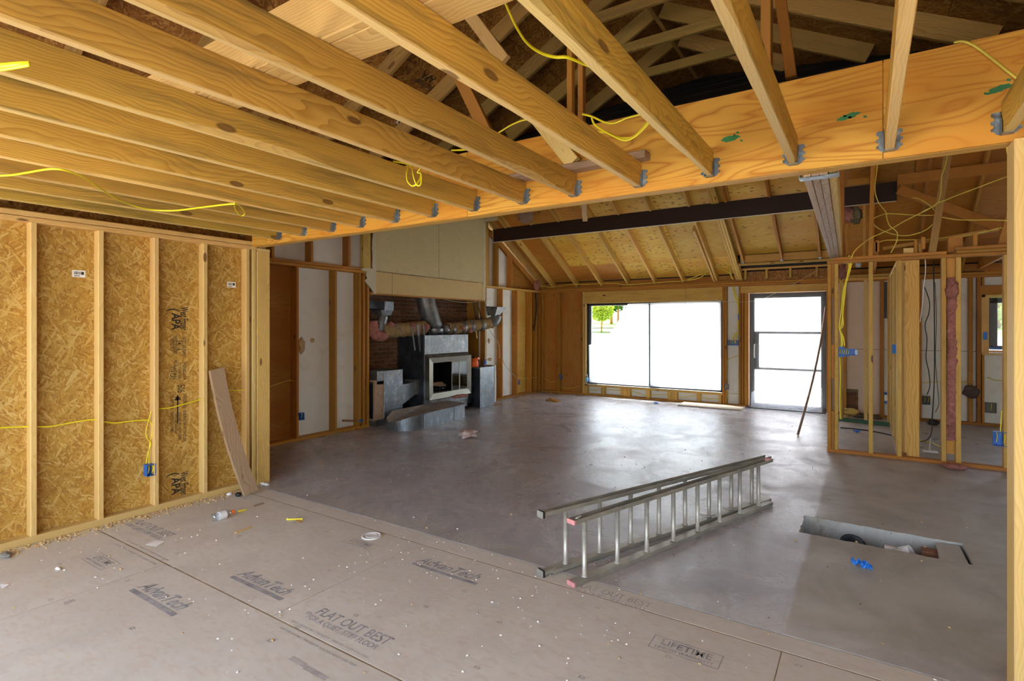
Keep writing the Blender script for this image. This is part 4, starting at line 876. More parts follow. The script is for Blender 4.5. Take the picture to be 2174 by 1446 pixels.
# house end wall and the hidden shell that closes the old house
we = struct('wall_end')
sheet('wall_panel', (3.2, 11.5, 0), (0, -1, 0), UZ, 8.4, 2.6, .02, FOAM, we)
poly_sheet('gable_panel', (3.2, 11.5, 2.6), (0, -1, 0), UZ, [(0, 0), (8.4, 0), (4.3, 2.3)], .02, PLY_RD, we)
wq = struct('wall_outer')
sheet('wall_panel', (-6.71, 3.2, 0), (1, 0, 0), UZ, 1.5, 2.6, .02, PLY_W, wq)
sheet('chimney_back', (-7.12, 5.8, 0), UYp, UZ, 3.4, 4.9, .02, MORTAR, wq)
poly_sheet('gable_panel', (-6.72, 3.1, 0), UYp, UZ, [(0, 0), (2.7, 0), (2.7, 2.6), (5.95, 2.6), (5.95, 0), (8.4, 0), (8.4, 2.5), (4.1, 4.85), (0, 2.6)], .02, PLY_W, wq)
# right post of the opening
wo_ = struct('wall_opening')
xp = atY(2154.5, 690, 2.98).x
box('post', (xp, 2.99, 0), (xp + .038, 3.13, 2.366), PINE_S, wo_); box('post', (xp + .041, 2.99, 0), (xp + .079, 3.13, 2.366), PINE_S, wo_); box('post', (xp + .082, 2.99, 0), (xp + .12, 3.13, 2.366), PINE_S, wo_)
for y in (3.0, 1.2, -0.9): box('post', (1.86, y, 0), (1.95, y + .09, 2.40), PINE_S, wo_)
box('top_plate', (1.86, -1.0, 2.402), (1.95, 3.04, 2.44), PINE_S, wo_)

for y0, y1 in ((-1.0, -.06), (-.06, 1.16), (1.16, 2.38), (2.38, 3.1)):  # unseen right side sheathing, added to cut side light on the joists
    sheet('sheathing_panel', (1.955, y1 - .001, 0), (0, -1, 0), (0, 0, 1), y1 - y0 - .002, 2.44, .012, OSB_W, wo_)

# ================================================================== BEAMS
hb = empty('header_beam', (-1.5, 3.05, 2.37), 'wide orange plywood-faced beam carrying the ceiling joists on steel hangers', 'beam', kind='thing')
HY0, HY1, HZ0, HZ1 = 3.05, 3.15, 2.372, 2.832
box('core', (-5.05, HY0 + .016, HZ0), (1.95, HY1, HZ1 - .003), PLY_E, hb)
hx = [-5.05, -4.81, -2.375, .067, 1.95]
for a, b in zip(hx[:-1], hx[1:]): sheet('face_panel', (a + .0016, HY0, HZ0 + .001), (1, 0, 0), (0, 0, 1), b - a - .0032, HZ1 - HZ0, .0155, PLY_H, hb)
rg = random.Random(4)
for u, v, w, h, r in ((1551, 294, .105, .028, .08), (1803, 247, .095, .025, .2), (2121, 189, .085, .028, .25)):
    c = atY(u, v, HY0); pts = []
    for k in range(22):
        a = 2 * pi * k / 22; rr = 1 + rg.uniform(-.22, .22); x, z = w / 2 * cos(a) * rr, h / 2 * sin(a) * rr; pts.append((c.x + x * cos(r) - z * sin(r), HY0 - .0008, c.z + x * sin(r) + z * cos(r)))
    mk('paint_mark', pts, [tuple(range(22))], GREEN_M, hb)
    for k in range(3): x, z = c.x + rg.uniform(-w, w) * .6, c.z + rg.uniform(-.03, .03); mk('paint_mark', [(x, HY0 - .0008, z), (x + .012, HY0 - .0008, z - .003), (x + .014, HY0 - .0008, z + .006), (x, HY0 - .0008, z + .01)], [(0, 1, 2, 3)], GREEN_M, hb)
db = empty('tie_beam', (-3, 9.3, 3.33), 'long dark brown stained tie beam crossing under the old rafters', 'beam', kind='thing')
box('beam_body', (-6.54, 9.28, 3.345), (.365, 9.33, 3.615), DARKBEAM, db); box('white_edge_strip', (-6.535, 9.282, 3.338), (.36, 9.328, 3.3445), PLASTER, db); box('bearing_strip', (-6.548, 9.27, 3.33), (-6.541, 9.34, 3.62), PLASTER, db)
mb = empty('layered_beam', (-.25, 5.5, 2.4), 'weathered grey beam of several boards hung from the plywood beam by a steel strap', 'beam', kind='thing')
nx = [(-.272, -.385), (-.234, -.349), (-.197, -.314), (-.160, -.279)]
for i, (a, b) in enumerate(nx):
    m = MULTI if i < 3 else PINE_T
    board('ply', (a + .018, 3.165, 2.50), (b + .017, 7.99, 2.585), .0355, .27 if i < 3 else .25, m, mb)
box('steel_strap', (-.285, 3.153, 2.355), (-.115, 3.215, 2.361), GALV_N, mb); box('strap_side', (-.289, 3.153, 2.355), (-.285, 3.205, 2.55), GALV_N, mb); box('strap_side', (-.115, 3.153, 2.355), (-.111, 3.205, 2.55), GALV_N, mb)
board('side_block', (-.133, 3.2, 2.48), (-.148, 3.5, 2.485), .03, .20, PINE_S, mb)

# ================================================================== FIREPLACE
fp = empty('fireplace', (-6.6, 7.55, 0), 'galvanised sheet-metal fireplace insert with glass doors standing in the stripped brick alcove', 'fireplace')
FX, FXb, FY0, FY1, FZ0, FZ1 = -6.35, -7.0, 6.965, 8.175, .17, 1.425
for lo, hi in (((FXb, FY0, FZ0), (FX - .022, FY0 + .02, FZ1)), ((FXb, FY1 - .02, FZ0), (FX - .022, FY1, FZ1)), ((FXb, FY0 + .02, FZ1 - .02), (FX - .022, FY1 - .02, FZ1)), ((FXb, FY0 + .02, FZ0), (FXb + .02, FY1 - .02, FZ1 - .02)), ((FXb + .02, FY0 + .02, FZ0), (FX - .022, FY1 - .02, FZ0 + .02))): box('shell_panel', lo, hi, STEEL_D, fp)
def rect_plate(name, x, y0, y1, z0, z1, m, t=.02, parent=None): return box(name, (x - t, y0, z0), (x, y1, z1), m, parent or fp, c=.002)
rect_plate('front_panel', FX, FY0, FY1, 1.06, FZ1, GALV_D); rect_plate('front_panel', FX, FY1 - .14, FY1, FZ0 + .04, 1.06, GALV_D); rect_plate('front_panel', FX, FY0, FY0 + .12, FZ0 + .04, 1.06, GALV_D); rect_plate('front_panel', FX, FY0, FY1, FZ0 + .02, .42, GALV_D)
box('side_flange', (FX - .035, FY0 - .002, FZ0), (FX + .002, FY0 + .012, FZ1), GALV, fp)
# mitred trim surround standing proud, with sloping hood on top
sx = -6.245; oy0, oy1, oz0, oz1 = 6.965, 8.14, .315, 1.035; iy0, iy1, iz0, iz1 = 7.085, 8.045, .415, .945
def hoodpoly(a, b, c, d, m=BRASS): mk('surround', [a, b, c, d], [(0, 1, 2, 3)], m, fp)
O_ = [(sx, oy0, oz0), (sx, oy1, oz0), (sx, oy1, oz1), (sx, oy0, oz1)]; I_ = [(sx - .02, iy0, iz0), (sx - .02, iy1, iz0), (sx - .02, iy1, iz1), (sx - .02, iy0, iz1)]
for i in range(4): hoodpoly(O_[i], O_[(i + 1) % 4], I_[(i + 1) % 4], I_[i])
B_ = [(FX, oy0, oz0), (FX, oy1, oz0), (FX, oy1, oz1 + .06), (FX, oy0 - .0, oz1 + .06)]
for i in range(4): mk('surround_return', [O_[i], O_[(i + 1) % 4], B_[(i + 1) % 4], B_[i]], [(0, 1, 2, 3)], GALV_D if i == 2 else BRASS, fp)
for i in range(4): mk('firebox_wall', [I_[i], I_[(i + 1) % 4], (FXb + .1, (iy0, iy1, iy1, iy0)[(i + 1) % 4], (iz0, iz0, iz1, iz1)[(i + 1) % 4]), (FXb + .1, (iy0, iy1, iy1, iy0)[i], (iz0, iz0, iz1, iz1)[i])], [(0, 1, 2, 3)], SOOT, fp)
mk('firebox_back', [(FXb + .1, iy0, iz0), (FXb + .1, iy1, iz0), (FXb + .1, iy1, iz1), (FXb + .1, iy0, iz1)], [(0, 1, 2, 3)], SOOT, fp)
mk('firebox_lining', [(FXb + .11, iy0 + .05, iz0 + .12), (FXb + .11, iy0 + .35, iz0 + .12), (FXb + .11, iy0 + .33, iz1 - .05), (FXb + .11, iy0 + .05, iz1 - .05)], [(0, 1, 2, 3)], flat('pale_firebrick', (.055, .05, .045), .9), fp)
for y0, y1 in ((7.575, 7.80), (7.80, 8.04)):
    d = empty('glass_door', parent=fp)
    box('glass', (sx - .018, y0 + .012, iz0 + .012), (sx - .013, y1 - .012, iz1 - .012), GLASS_D, d)
    for lo, hi in (((y0, iz0), (y0 + .014, iz1)), ((y1 - .014, iz0), (y1, iz1)), ((y0, iz0), (y1, iz0 + .014)), ((y0, iz1 - .014), (y1, iz1))): box('door_frame', (sx - .022, lo[0], lo[1]), (sx - .008, hi[0], hi[1]), BRASS, d)
for k in range(5): box('log_grate', (-6.85, 7.15 + k * .09, iz0 + .04 + .01 * (k % 2)), (-6.33, 7.165 + k * .09, iz0 + .055 + .01 * (k % 2)), flat('ash_grey_iron', (.15, .14, .13), .8) if k == 0 else STEEL_D, fp)
for k, (y, z) in enumerate(((7.2, .47), (7.36, .50), (7.28, .54))): tube('burnt_log', [(-6.5, y, z), (-6.5 + .03, y + .15, z + .01), (-6.48, y + .3, z)], .03, GREYWOOD if k else SOOT, fp, n=3)
box('base_skid', (FX - .05, FY0 + .05, .06), (FX - .02, FY1, FZ0 + .01), GALV_D, fp); box('base_skid', (FXb + .02, FY0 + .03, 0), (FXb + .06, FY1, FZ0), STEEL_D, fp); box('base_skid', (FX - .30, FY0 + .03, 0), (FX - .26, FY1, FZ0), STEEL_D, fp)
# flue
fl_ = empty('flue_pipe', (-6.68, 7.6, FZ1), 'fat dented galvanised flue pipe leaning up behind the drywall', 'pipe')
tube('pipe', [(-6.68, 7.60, FZ1 + .12), (-6.72, 7.47, 1.85), (-6.76, 7.36, 2.25), (-6.80, 7.25, 2.62)], .17, GALV_D, fl_, n=3, sides=24, rfun=lambda t: .152 + .022 * min(1, t * 3))
lathe('collar', [(.145, 0), (.162, .004), (.162, .11), (.158, .125), (.15, .13)], GALV, fl_, M=Matrix.Translation((-6.68, 7.60, FZ1)))
board('strap', (-6.56, 7.62, 1.70), (-6.63, 7.42, 2.15), .012, .004, GALV_D, fl_)
# insulated ducts
def wrap_tube(name, pts, r, m, parent, seed, amp=.18, sides=20, n=14):
    P = spline(pts, n); vs, fs = tube_data(P, r, sides); c = sum(P, Vector()) / len(P)
    vv = []
    for i, v in enumerate(vs):
        cc = P[min(i // sides, len(P) - 1)]; d = (v - cc)
        f = 1 + amp * mnoise.noise(v * 7 + Vector((seed, seed * 2, 0))) + .06 * sin((i // sides) * 1.1 + seed)
        vv.append(cc + d * f - c)
    return mk(name, vv, fs, m, parent, True, M=Matrix.Translation(c))
ld = empty('insulated_duct', (-6.62, 6.6, 1.4), 'duct wrapped in brown paper and pink insulation, loose foil strips hanging, left of flue', 'duct')
wrap_tube('paper_wrap', [(-6.62, 6.22, 1.52), (-6.62, 6.6, 1.52), (-6.63, 7.0, 1.54), (-6.65, 7.24, 1.55)], .125, KRAFT, ld, 1)
wrap_tube('insulation', [(-6.62, 6.05, 1.66), (-6.60, 6.04, 1.50), (-6.60, 6.14, 1.42), (-6.61, 6.28, 1.44)], .085, PINK, ld, 2, .3)
for i, (y, z) in enumerate(((6.35, 1.60), (6.86, 1.58), (6.98, 1.50), (7.12, 1.55), (7.22, 1.57))): lump('insulation_tuft', (-6.53, y, z), (.05, .06, .065), PINK, ld, 2, .5, 2.5, i)
tube('wire_tie', [(-6.50, 6.40, 1.62), (-6.49, 6.52, 1.54), (-6.52, 6.58, 1.44)], .01, GALV_D, ld)
for y, z0_, z1_, w in ((6.80, 1.58, 1.17, .03), (6.94, 1.60, 1.14, .05), (7.08, 1.60, 1.24, .03), (7.19, 1.58, 1.40, .015)):
    P = spline([(-6.49, y, z0_), (-6.47, y + .01, (z0_ + z1_) / 2), (-6.45, y + .03, z1_)], 5); vs = []
    for p in P: vs += [p - Vector((0, w / 2, 0)), p + Vector((.004, w / 2, 0))]
    mk('foil_strip', vs, [(2 * i, 2 * i + 1, 2 * i + 3, 2 * i + 2) for i in range(len(P) - 1)], GALV, ld, True)
eb = empty('duct_elbow', (-6.62, 6.22, 1.6), 'shiny galvanised elbow and square boot above the left insulated duct', 'duct')
tube('elbow', [(-6.62, 6.20, 1.50), (-6.62, 6.22, 1.62), (-6.62, 6.26, 1.76)], .085, GALV, eb, sides=20, n=4)
mk('transition', [(-6.70, 6.16, 1.76), (-6.54, 6.16, 1.76), (-6.54, 6.36, 1.76), (-6.70, 6.36, 1.76), (-6.72, 6.10, 1.84), (-6.50, 6.10, 1.84), (-6.50, 6.38, 1.86), (-6.72, 6.38, 1.86)], [(0, 1, 5, 4), (1, 2, 6, 5), (2, 3, 7, 6), (3, 0, 4, 7), (0, 3, 2, 1)], GALV, eb)
box('square_boot', (-6.76, 6.18, 1.845), (-6.50, 6.38, 1.985), GALV, eb); box('horizontal_boot', (-6.80, 5.93, 1.86), (-6.60, 6.18, 1.99), STEEL_D, eb)
rd = empty('insulated_duct', (-6.6, 8.5, 1.4), 'insulated duct bound with foil tape bands between the flue and right alcove stud', 'duct')
wrap_tube('paper_wrap', [(-6.66, 7.92, 1.53), (-6.60, 8.3, 1.56), (-6.52, 8.7, 1.60), (-6.44, 9.05, 1.65)], .115, KRAFT, rd, 5, .12)
for i, (x, y, z) in enumerate(((-6.655, 8.02, 1.53), (-6.60, 8.30, 1.56), (-6.56, 8.50, 1.58), (-6.50, 8.78, 1.61))):
    d = Vector((.17, 1.0, .09)).normalized() * .045; tube('tape_band', [Vector((x, y, z)) - d, Vector((x, y, z)) + d], .124, GALV_D, rd, n=2, sides=20)
tube('collar', [(-6.70, 7.84, 1.52), (-6.66, 7.94, 1.53)], .105, GALV_D, rd, n=2, sides=20)
for i, (y, z) in enumerate(((8.18, 1.55), (8.42, 1.5), (8.62, 1.62))): lump('insulation_tuft', (-6.47, y, z), (.03, .04, .06), PINK, rd, 2, .5, 2.5, i + 9)
tube('elbow', [(-6.44, 9.02, 1.65), (-6.38, 9.12, 1.70), (-6.37, 9.15, 1.80)], .11, GALV_D, rd, n=4, sides=16)
mk('register_boot', [(-6.50, 9.02, 1.80), (-6.30, 9.0, 1.80), (-6.30, 9.16, 1.80), (-6.50, 9.18, 1.80), (-6.52, 8.98, 1.99), (-6.24, 9.0, 1.97), (-6.24, 9.32, 1.97), (-6.52, 9.32, 1.99)], [(0, 1, 5, 4), (1, 2, 6, 5), (2, 3, 7, 6), (3, 0, 4, 7), (0, 3, 2, 1)], GALV_D, rd)
board('hanging_tape', (-6.48, 8.60, 1.52), (-6.47, 8.62, 1.34), .035, .002, BROWN_P, rd, up=(1, 0, 0))
# ducts at floor level
lb = empty('supply_box', (-6.6, 6.3, 0), 'tall galvanised duct box with wood-framed opening left of the fireplace', 'duct')
box('duct_body', (-6.80, 6.12, .12), (-6.45, 6.54, .865), GALV, lb); box('duct_cap', (-6.86, 5.98, .66), (-6.46, 6.13, .87), GALV_D, lb)
M0 = STEEL_D
for lo, hi, m in (((-6.86, 5.93, .09), (-6.47, 6.0, .12), GREYWOOD), ((-6.86, 5.93, .70), (-6.47, 6.13, .73), GREYWOOD), ((-6.50, 5.93, .10), (-6.46, 6.13, .71), GREYWOOD), ((-6.86, 5.93, .10), (-6.82, 6.13, .71), GREYWOOD)): box('wood_frame', lo, hi, m, lb)
box('opening_lining', (-6.82, 6.10, .12), (-6.50, 6.125, .70), BLACK, lb); box('opening_lining', (-6.66, 5.96, .12), (-6.645, 6.12, .70), STEEL_D, lb); box('duct_foot', (-6.83, 5.95, 0), (-6.45, 6.5, .10), GALV_D, lb)
mk('offset_duct', [(-6.5, 6.545, .25), (-6.5, 6.545, .60), (-6.5, 6.92, .62), (-6.5, 6.92, .42), (-6.8, 6.545, .25), (-6.8, 6.545, .60), (-6.8, 6.92, .62), (-6.8, 6.92, .42)], [(0, 3, 2, 1), (1, 2, 6, 5), (0, 4, 7, 3), (4, 5, 6, 7)], galv('bluish_galvanised', (.30, .36, .42), .2), lb); box('offset_flange', (-6.81, 6.86, .40), (-6.49, 6.965, .66), GALV_D, lb)
rb_ = empty('return_box', (-6.35, 8.6, 0), 'galvanised floor duct box right of the fireplace with objects on top', 'duct')
box('duct_body', (-6.65, 8.372, 0), (-6.21, 8.84, .782), GALV, rb_); box('side_panel', (-6.65, 8.366, .02), (-6.215, 8.371, .76), STEEL_D, rb_); box('bottom_band', (-6.655, 8.366, 0), (-6.206, 8.845, .17), GALV, rb_)
box('wood_side', (-6.5, 8.86, .05), (-6.28, 8.90, .80), GREYWOOD, rb_); box('wood_side', (-6.48, 8.93, .05), (-6.26, 8.985, .79), FOAM, rb_); box('connector', (-6.7, 8.18, .1), (-6.4, 8.366, .5), STEEL_D, rb_)
# hearth duct: shallow flat duct with rounded nose
hd = empty('hearth_duct', (-5.9, 6.6, 0), 'low galvanised hearth duct with rounded end lying before the fireplace', 'duct')
def hearth():
    prof = []
    for k in range(9):
        a = pi * (0.5 + 0.5 * k / 8); prof.append((-5.95 + .0 + .28 * (cos(a) + 0) , 0))
    return None
pts = [(-5.82, 7.40), (-5.77, 7.05), (-5.69, 6.21)]
for k in range(1, 17):
    a = (k / 16.0) * pi * .5; pts.append((-5.69 - .42 * (1 - cos(a)) - 0.0, 6.21 - .36 * sin(a)))
pts += [(-6.20, 5.93), (-6.33, 6.20), (-6.36, 7.0), (-6.36, 7.55), (-5.92, 7.52)]
k = len(pts); H = .235
def HF_(y): return H if y > 6.2 else H * max(.3, sqrt(max(0, 1 - ((6.2 - y) / .40) ** 2)))
vs = [(x, y, 0.0) for x, y in pts] + [(x, y, HF_(y)) for x, y in pts]
mk('duct_body', vs, [(i, (i + 1) % k, k + (i + 1) % k, k + i) for i in range(k)] + [tuple(range(k, 2 * k))], GALV, hd)
vt = [(x, y, HF_(y) + .001) for x, y in pts]; cxp = sum(x for x, y in pts) / k; cyp = sum(y for x, y in pts) / k
mk('dusty_top', [(cxp + (x - cxp) * .985, cyp + (y - cyp) * .985, z + .0015) for x, y, z in vt], [tuple(range(k))], flat('dust_covered_sheet', (.30, .27, .245), .75, .1, .25), hd)
for (x, y) in ((-5.69, 6.21), (-5.77, 7.05)): box('seam', (x - .006, y - .006, 0.002), (x + .004, y + .006, H - .002), STEEL_D, hd)
tag(lump('insulation_scrap', (-6.18, 7.72, .31), (.05, .22, .03), PINK, None, 3, .6, 3, 3), 'pink insulation scrap on top of the hearth duct below glass doors', 'insulation')
for u0, v0, u1, v1, r, lab in ((838, 617, 828, 690, .008, 'thin steel hanger rod above the left insulated duct'), (1005, 633, 1012, 680, .022, 'thick rusty hanger pipe above the right insulated duct'), (1013, 640, 1022, 676, .01, 'thin rusty rod behind the thick hanger pipe')):
    a, b = atX(u0, v0, -6.62), atX(u1, v1, -6.60); tag(tube('hanger_rod', [a, b], r, flat('rusty_iron', (.12, .09, .06), .6, .6), None, n=2, sides=10), lab, 'rod')
tag(tube('grey_wire', [atX(930, 632, -6.6), atX(965, 640, -6.6), atX(1000, 642, -6.6), atX(1030, 636, -6.55), atX(1043, 634, -6.5)], .004, PLASTER, None), 'thin grey wire sagging under the drywall of the chimney', 'wire')
# things on the right duct box
oc = empty('orange_funnel', (-6.42, 8.42, .785), 'orange plastic bucket-shaped tool on the duct box right of fireplace', 'tool')
lathe('body', [(.085, 0), (.092, .015), (.085, .10), (.062, .165), (.05, .17)], ORANGE, oc, M=Matrix.Translation((-6.40, 8.43, .786))); box('handle', (-6.36, 8.46, .93), (-6.33, 8.52, .97), ORANGE, oc); lathe('cap', [(.03, 0), (.032, .02), (.02, .03)], BLACK, oc, M=Matrix.Translation((-6.40, 8.43, .955)), seg=12)
def bottle(name, loc, label, cap_m, lab_m, h=.20, r=.032, M=None, group=None):
    e = empty(name, loc, label, 'bottle', group)
    T = Matrix.Translation(loc) if M is None else M
    s = h / .2; R = r
    lathe('body', [(R * .55, 0), (R * .95, .006 * s), (R, .02 * s), (R * .97, .05 * s), (R, .06 * s), (R, .125 * s), (R * .8, .155 * s), (R * .42, .178 * s), (R * .40, .182 * s)], PET, e, M=T)
    lathe('cap', [(R * .46, .180 * s), (R * .46, .20 * s), (R * .35, .202 * s)], cap_m, e, M=T, seg=16)
    lathe('label', [(R * 1.01, .055 * s), (R * 1.015, .06 * s), (R * 1.015, .118 * s), (R * 1.01, .122 * s)], lab_m, e, M=T)
    return e
bottle('water_bottle', atX(1030, 778, -6.40), 'small empty water bottle with blue label on the duct box', WHITE_P, BLUE, .17, .03)
bottle('water_bottle', (atY(1246, 812, 11.28).x, 11.28, wz0), 'clear bottle with pale blue label on the window sill corner', WHITE_P, flat('pale_blue_label', (.15, .45, .75), .4), .21, .034)

# ================================================================== POLYTHENE SHEETS
def wy_(u, v, y): p = atY(u, v, y); return (p.x, p.y, p.z)
yp = 11.296
edge = [(1250, 733), (1272, 727), (1290, 714), (1308, 690), (1330, 650), (1333, 645)]
P = [wy_(u, v, yp) for u, v in edge + [(1440, 641), (1531, 639.5), (1530.5, 829), (1440, 824), (1380, 820.5), (1251, 812)]]
sh = mk('plastic_sheet', P, [tuple(range(len(P)))], FILM, None); tag(sh, 'milky polythene sheet over the big picture window, folded back at one corner', 'plastic sheet')
FP_ = [wy_(u, v, yp - .012) for u, v in [(1248, 733), (1272, 727), (1290, 714), (1308, 690), (1330, 650), (1334, 645), (1328, 690), (1322, 739), (1290, 736)]]
mk('folded_flap', FP_, [tuple(range(len(FP_)))], FILM2, sh)
def wavy(name, x0, x1, z0, z1, y, m, label, amp=.02, nx=34, nz=60, low=.06):
    vs, fs_ = [], []
    for j in range(nz + 1):
        for i in range(nx + 1):
            x = x0 + (x1 - x0) * i / nx; z = z0 + (z1 - z0) * j / nz
            a = amp * (0.35 + (1.6 if z < .45 else 0) * (1 - z / .45 if z < .45 else 0)) ; ex = 1 if 0 < i < nx else 0
            vs.append((x, y - low * max(0, 1 - z / .4) ** 1.5 - abs(a * mnoise.noise(Vector((x * 9, z * 3.2, 1.7)))) - a * .6 * abs(mnoise.noise(Vector((x * 20, z * 17, 8)))), z))
    for j in range(nz):
        for i in range(nx): a = j * (nx + 1) + i; fs_.append((a, a + 1, a + nx + 2, a + nx + 1))
    return tag(mk(name, vs, fs_, m, None, True), label, 'plastic sheet')
wavy('plastic_sheet', dx0 + .01, dx1 - .01, .02, dz1, 11.322, FILM_D, 'crinkled clear polythene sheet covering the glazed door')
def bunch():
    vs, fs_ = [], []; nx, nz = 40, 16
    for j in range(nz + 1):
        for i in range(nx + 1):
            x = dx0 + .06 + (dx1 - dx0 - .12) * i / nx; f = j / nz; top = .30 + .22 * mnoise.noise(Vector((x * 2.2, 3, 1)))
            vs.append((x, 11.255 - .05 * (1 - f) - .045 * abs(mnoise.noise(Vector((x * 11, f * 5, 3)))) - .03 * abs(mnoise.noise(Vector((x * 25, f * 11, 9)))), .024 + max(.1, top) * f))
    for j in range(nz):
        for i in range(nx): a = j * (nx + 1) + i; fs_.append((a, a + 1, a + nx + 2, a + nx + 1))
    return tag(mk('plastic_sheet', vs, fs_, film('bunched_polythene', (.80, .86, .95), 1, .55, .14, .8, 20), None, True), 'bunched bluish polythene crumpled along the foot of the door', 'plastic sheet')
bunch()
wavy('plastic_sheet', a0 + .0, a1, b0, b1, 11.316, FILM_D, 'clear polythene sheet taped over the small right window', .012, 20, 20, 0)

# ================================================================== LADDER
la = empty('extension_ladder', (-1.2, 4.1, 0), 'worn aluminium extension ladder lying on its edge across the concrete floor', 'ladder')
def chan(name, p, q, up, w=.062, fl=.026, t=.004, m=ALU_D):
    p, q, up = Vector(p), Vector(q), Vector(up); L = (q - p).length
    s = [(-w / 2, fl), (-w / 2, 0), (w / 2, 0), (w / 2, fl), (w / 2 - t, fl), (w / 2 - t, t), (-w / 2 + t, t), (-w / 2 + t, fl)]
    vs = [(0, y, z) for y, z in s] + [(L, y, z) for y, z in s]
    fs_ = [(i, (i + 1) % 8, 8 + (i + 1) % 8, 8 + i) for i in range(8)] + [(0, 1, 6, 7), (1, 2, 5, 6), (2, 3, 4, 5), (15, 14, 9, 8), (14, 13, 10, 9), (13, 12, 11, 10)]
    return mk(name, vs, fs_, m, la, M=frame(p, q - p, up))
for S, (r0, r1, e0, e1, ztop, lift) in enumerate((((-1.472, 3.079), (-.782, 5.113), .115, .20, .385, 0.0), ((-1.652, 3.17), (-.841, 5.149), .13, .26, .385, 0.004))):
    r0, r1 = Vector((*r0, 0)), Vector((*r1, 0)); d = (r1 - r0).normalized()
    zb = .028 + lift; zt = ztop + lift
    chan('rail', r0 - d * e0 + Vector((0, 0, zb)), r1 + d * e1 + Vector((0, 0, zb)), (0, 0, -1)); chan('rail', r0 - d * e0 + Vector((0, 0, zt)), r1 + d * e1 + Vector((0, 0, zt)), (0, 0, 1))
    for k in range(8):
        c = r0 + (r1 - r0) * k / 7
        rg_ = lathe('rung', [(.0145, 0), (.021, .001), (.021, .006), (.0155, .008), (.0155, zt - zb - .008), (.021, zt - zb - .006), (.021, zt - zb - .001), (.0145, zt - zb + .012)], ALU, la, M=Matrix.Translation((c.x, c.y, zb)), seg=14)
    if S == 0:
        for z, sg in ((zb, -1), (zt, 1)):
            p = r0 - d * (e0 + .002); zc = z + sg * .011; board('red_end_cap', Vector((p.x, p.y, zc)) - d * .004, Vector((p.x, p.y, zc)) + d * .008, .064, .028, RED, la); 
        p = r1 + d * e1; board('red_end_cap', Vector((p.x, p.y, zt + .012)) - d * .03, Vector((p.x, p.y, zt + .012)) + d * .002, .06, .028, RED, la)
        for z in (zt + .012,): c = r0 - d * .05; tube('latch_hook', [c + Vector((0, 0, z)), c - d * .05 + Vector((.02, 0, z + .02)), c - d * .02 + Vector((.03, 0, z + .03))], .005, ALU, la)
    else:
        for z, sg in ((zb, -1), (zt, 1)):
            p = r0 - d * (e0 + .03); zc = z + sg * .008
            f_ = board('foot', Vector((p.x, p.y, zc)) - d * .035, Vector((p.x, p.y, zc)) + d * .06, .046, .030, ALU_D, la)
            pad = board('foot_pad', Vector((p.x, p.y, zc)) - d * .05, Vector((p.x, p.y, zc)) - d * .036, .062, .044, BLACK, la)
            side = Vector((d.y, -d.x, 0))
            for kk in range(7): o_ = side * (-.027 + kk * .009); board('pad_rib', Vector((p.x, p.y, zc - .021)) - d * .052 + o_, Vector((p.x, p.y, zc + .021)) - d * .052 + o_, .004, .005, ALU, f_, up=tuple(d))
        for k in (4, 5): c = r0 + (r1 - r0) * (k + .75) / 7; tube('rung_lock', [Vector((c.x - .02, c.y, .06)), Vector((c.x + .03, c.y + .04, .045)), Vector((c.x + .07, c.y + .10, .05))], .009, ALU, la)

# ================================================================== LOOSE LUMBER
def bent_board(name, p, q, w, t, side, bow, m, label, cat='board', nrm=None, N=16):
    p, q, side = Vector(p), Vector(q), Vector(side).normalized(); ax = (q - p).normalized(); side = (side - ax * side.dot(ax)).normalized(); nr = ax.cross(side)
    L = (q - p).length; vs, fs_ = [], []
    for i in range(N + 1):
        s = i / N; y0 = bow * 4 * s * (1 - s)
        for a, b in ((-.5, -.5), (.5, -.5), (.5, .5), (-.5, .5)): vs.append((L * s, a * w + y0, b * t))
    for i in range(N):
        for k_ in range(4): a, b = i * 4 + k_, i * 4 + (k_ + 1) % 4; fs_.append((a, b, b + 4, a + 4))
    fs_ += [(3, 2, 1, 0), (N * 4, N * 4 + 1, N * 4 + 2, N * 4 + 3)]
    M = Matrix(((ax.x, side.x, nr.x, p.x), (ax.y, side.y, nr.y, p.y), (ax.z, side.z, nr.z, p.z), (0, 0, 0, 1)))
    return tag(mk(name, vs, fs_, m, None, M=M), label, cat)
bent_board('leaning_plank', (-4.845, 2.915, .022), (-5.075, 2.715, 1.19), .135, .036, (0, 1, -.1), -.034, GREYWOOD, 'bowed greyish plank leaning against the oriented strand board wall', 'plank')
sp = [(1694, 926, 8.82), (1711, 862, 9.35), (1727, 800, 9.9), (1743, 722, 10.6), (1753, 652, 11.20)]
SP = [atY(u, v, y) for u, v, y in sp]; SP[0].z = .02
tag(tube('leaning_lath', SP, .036, GREYWOOD, None, sides=4, flat=.5, smooth=False), 'long thin bent lath leaning across the plastic-covered door', 'stick')
bf_ = box('loose_board', (-3.12, 10.77, .006), (-1.95, 11.22, .03), dirty_white('pale_board', (.55, .47, .38), (.4, .3, .2), .4), None); tag(bf_, 'flat pale board lying on the concrete beneath the picture window', 'board')
tag(lump('insulation_scrap', (-4.76, 6.12, .05), (.10, .14, .05), dirty_white('pale_pink_fluff', (.55, .42, .38), (.4, .3, .26), .6), None, 3, .7, 2.5, 8), 'pale crumpled insulation scrap alone on the open concrete floor', 'insulation')

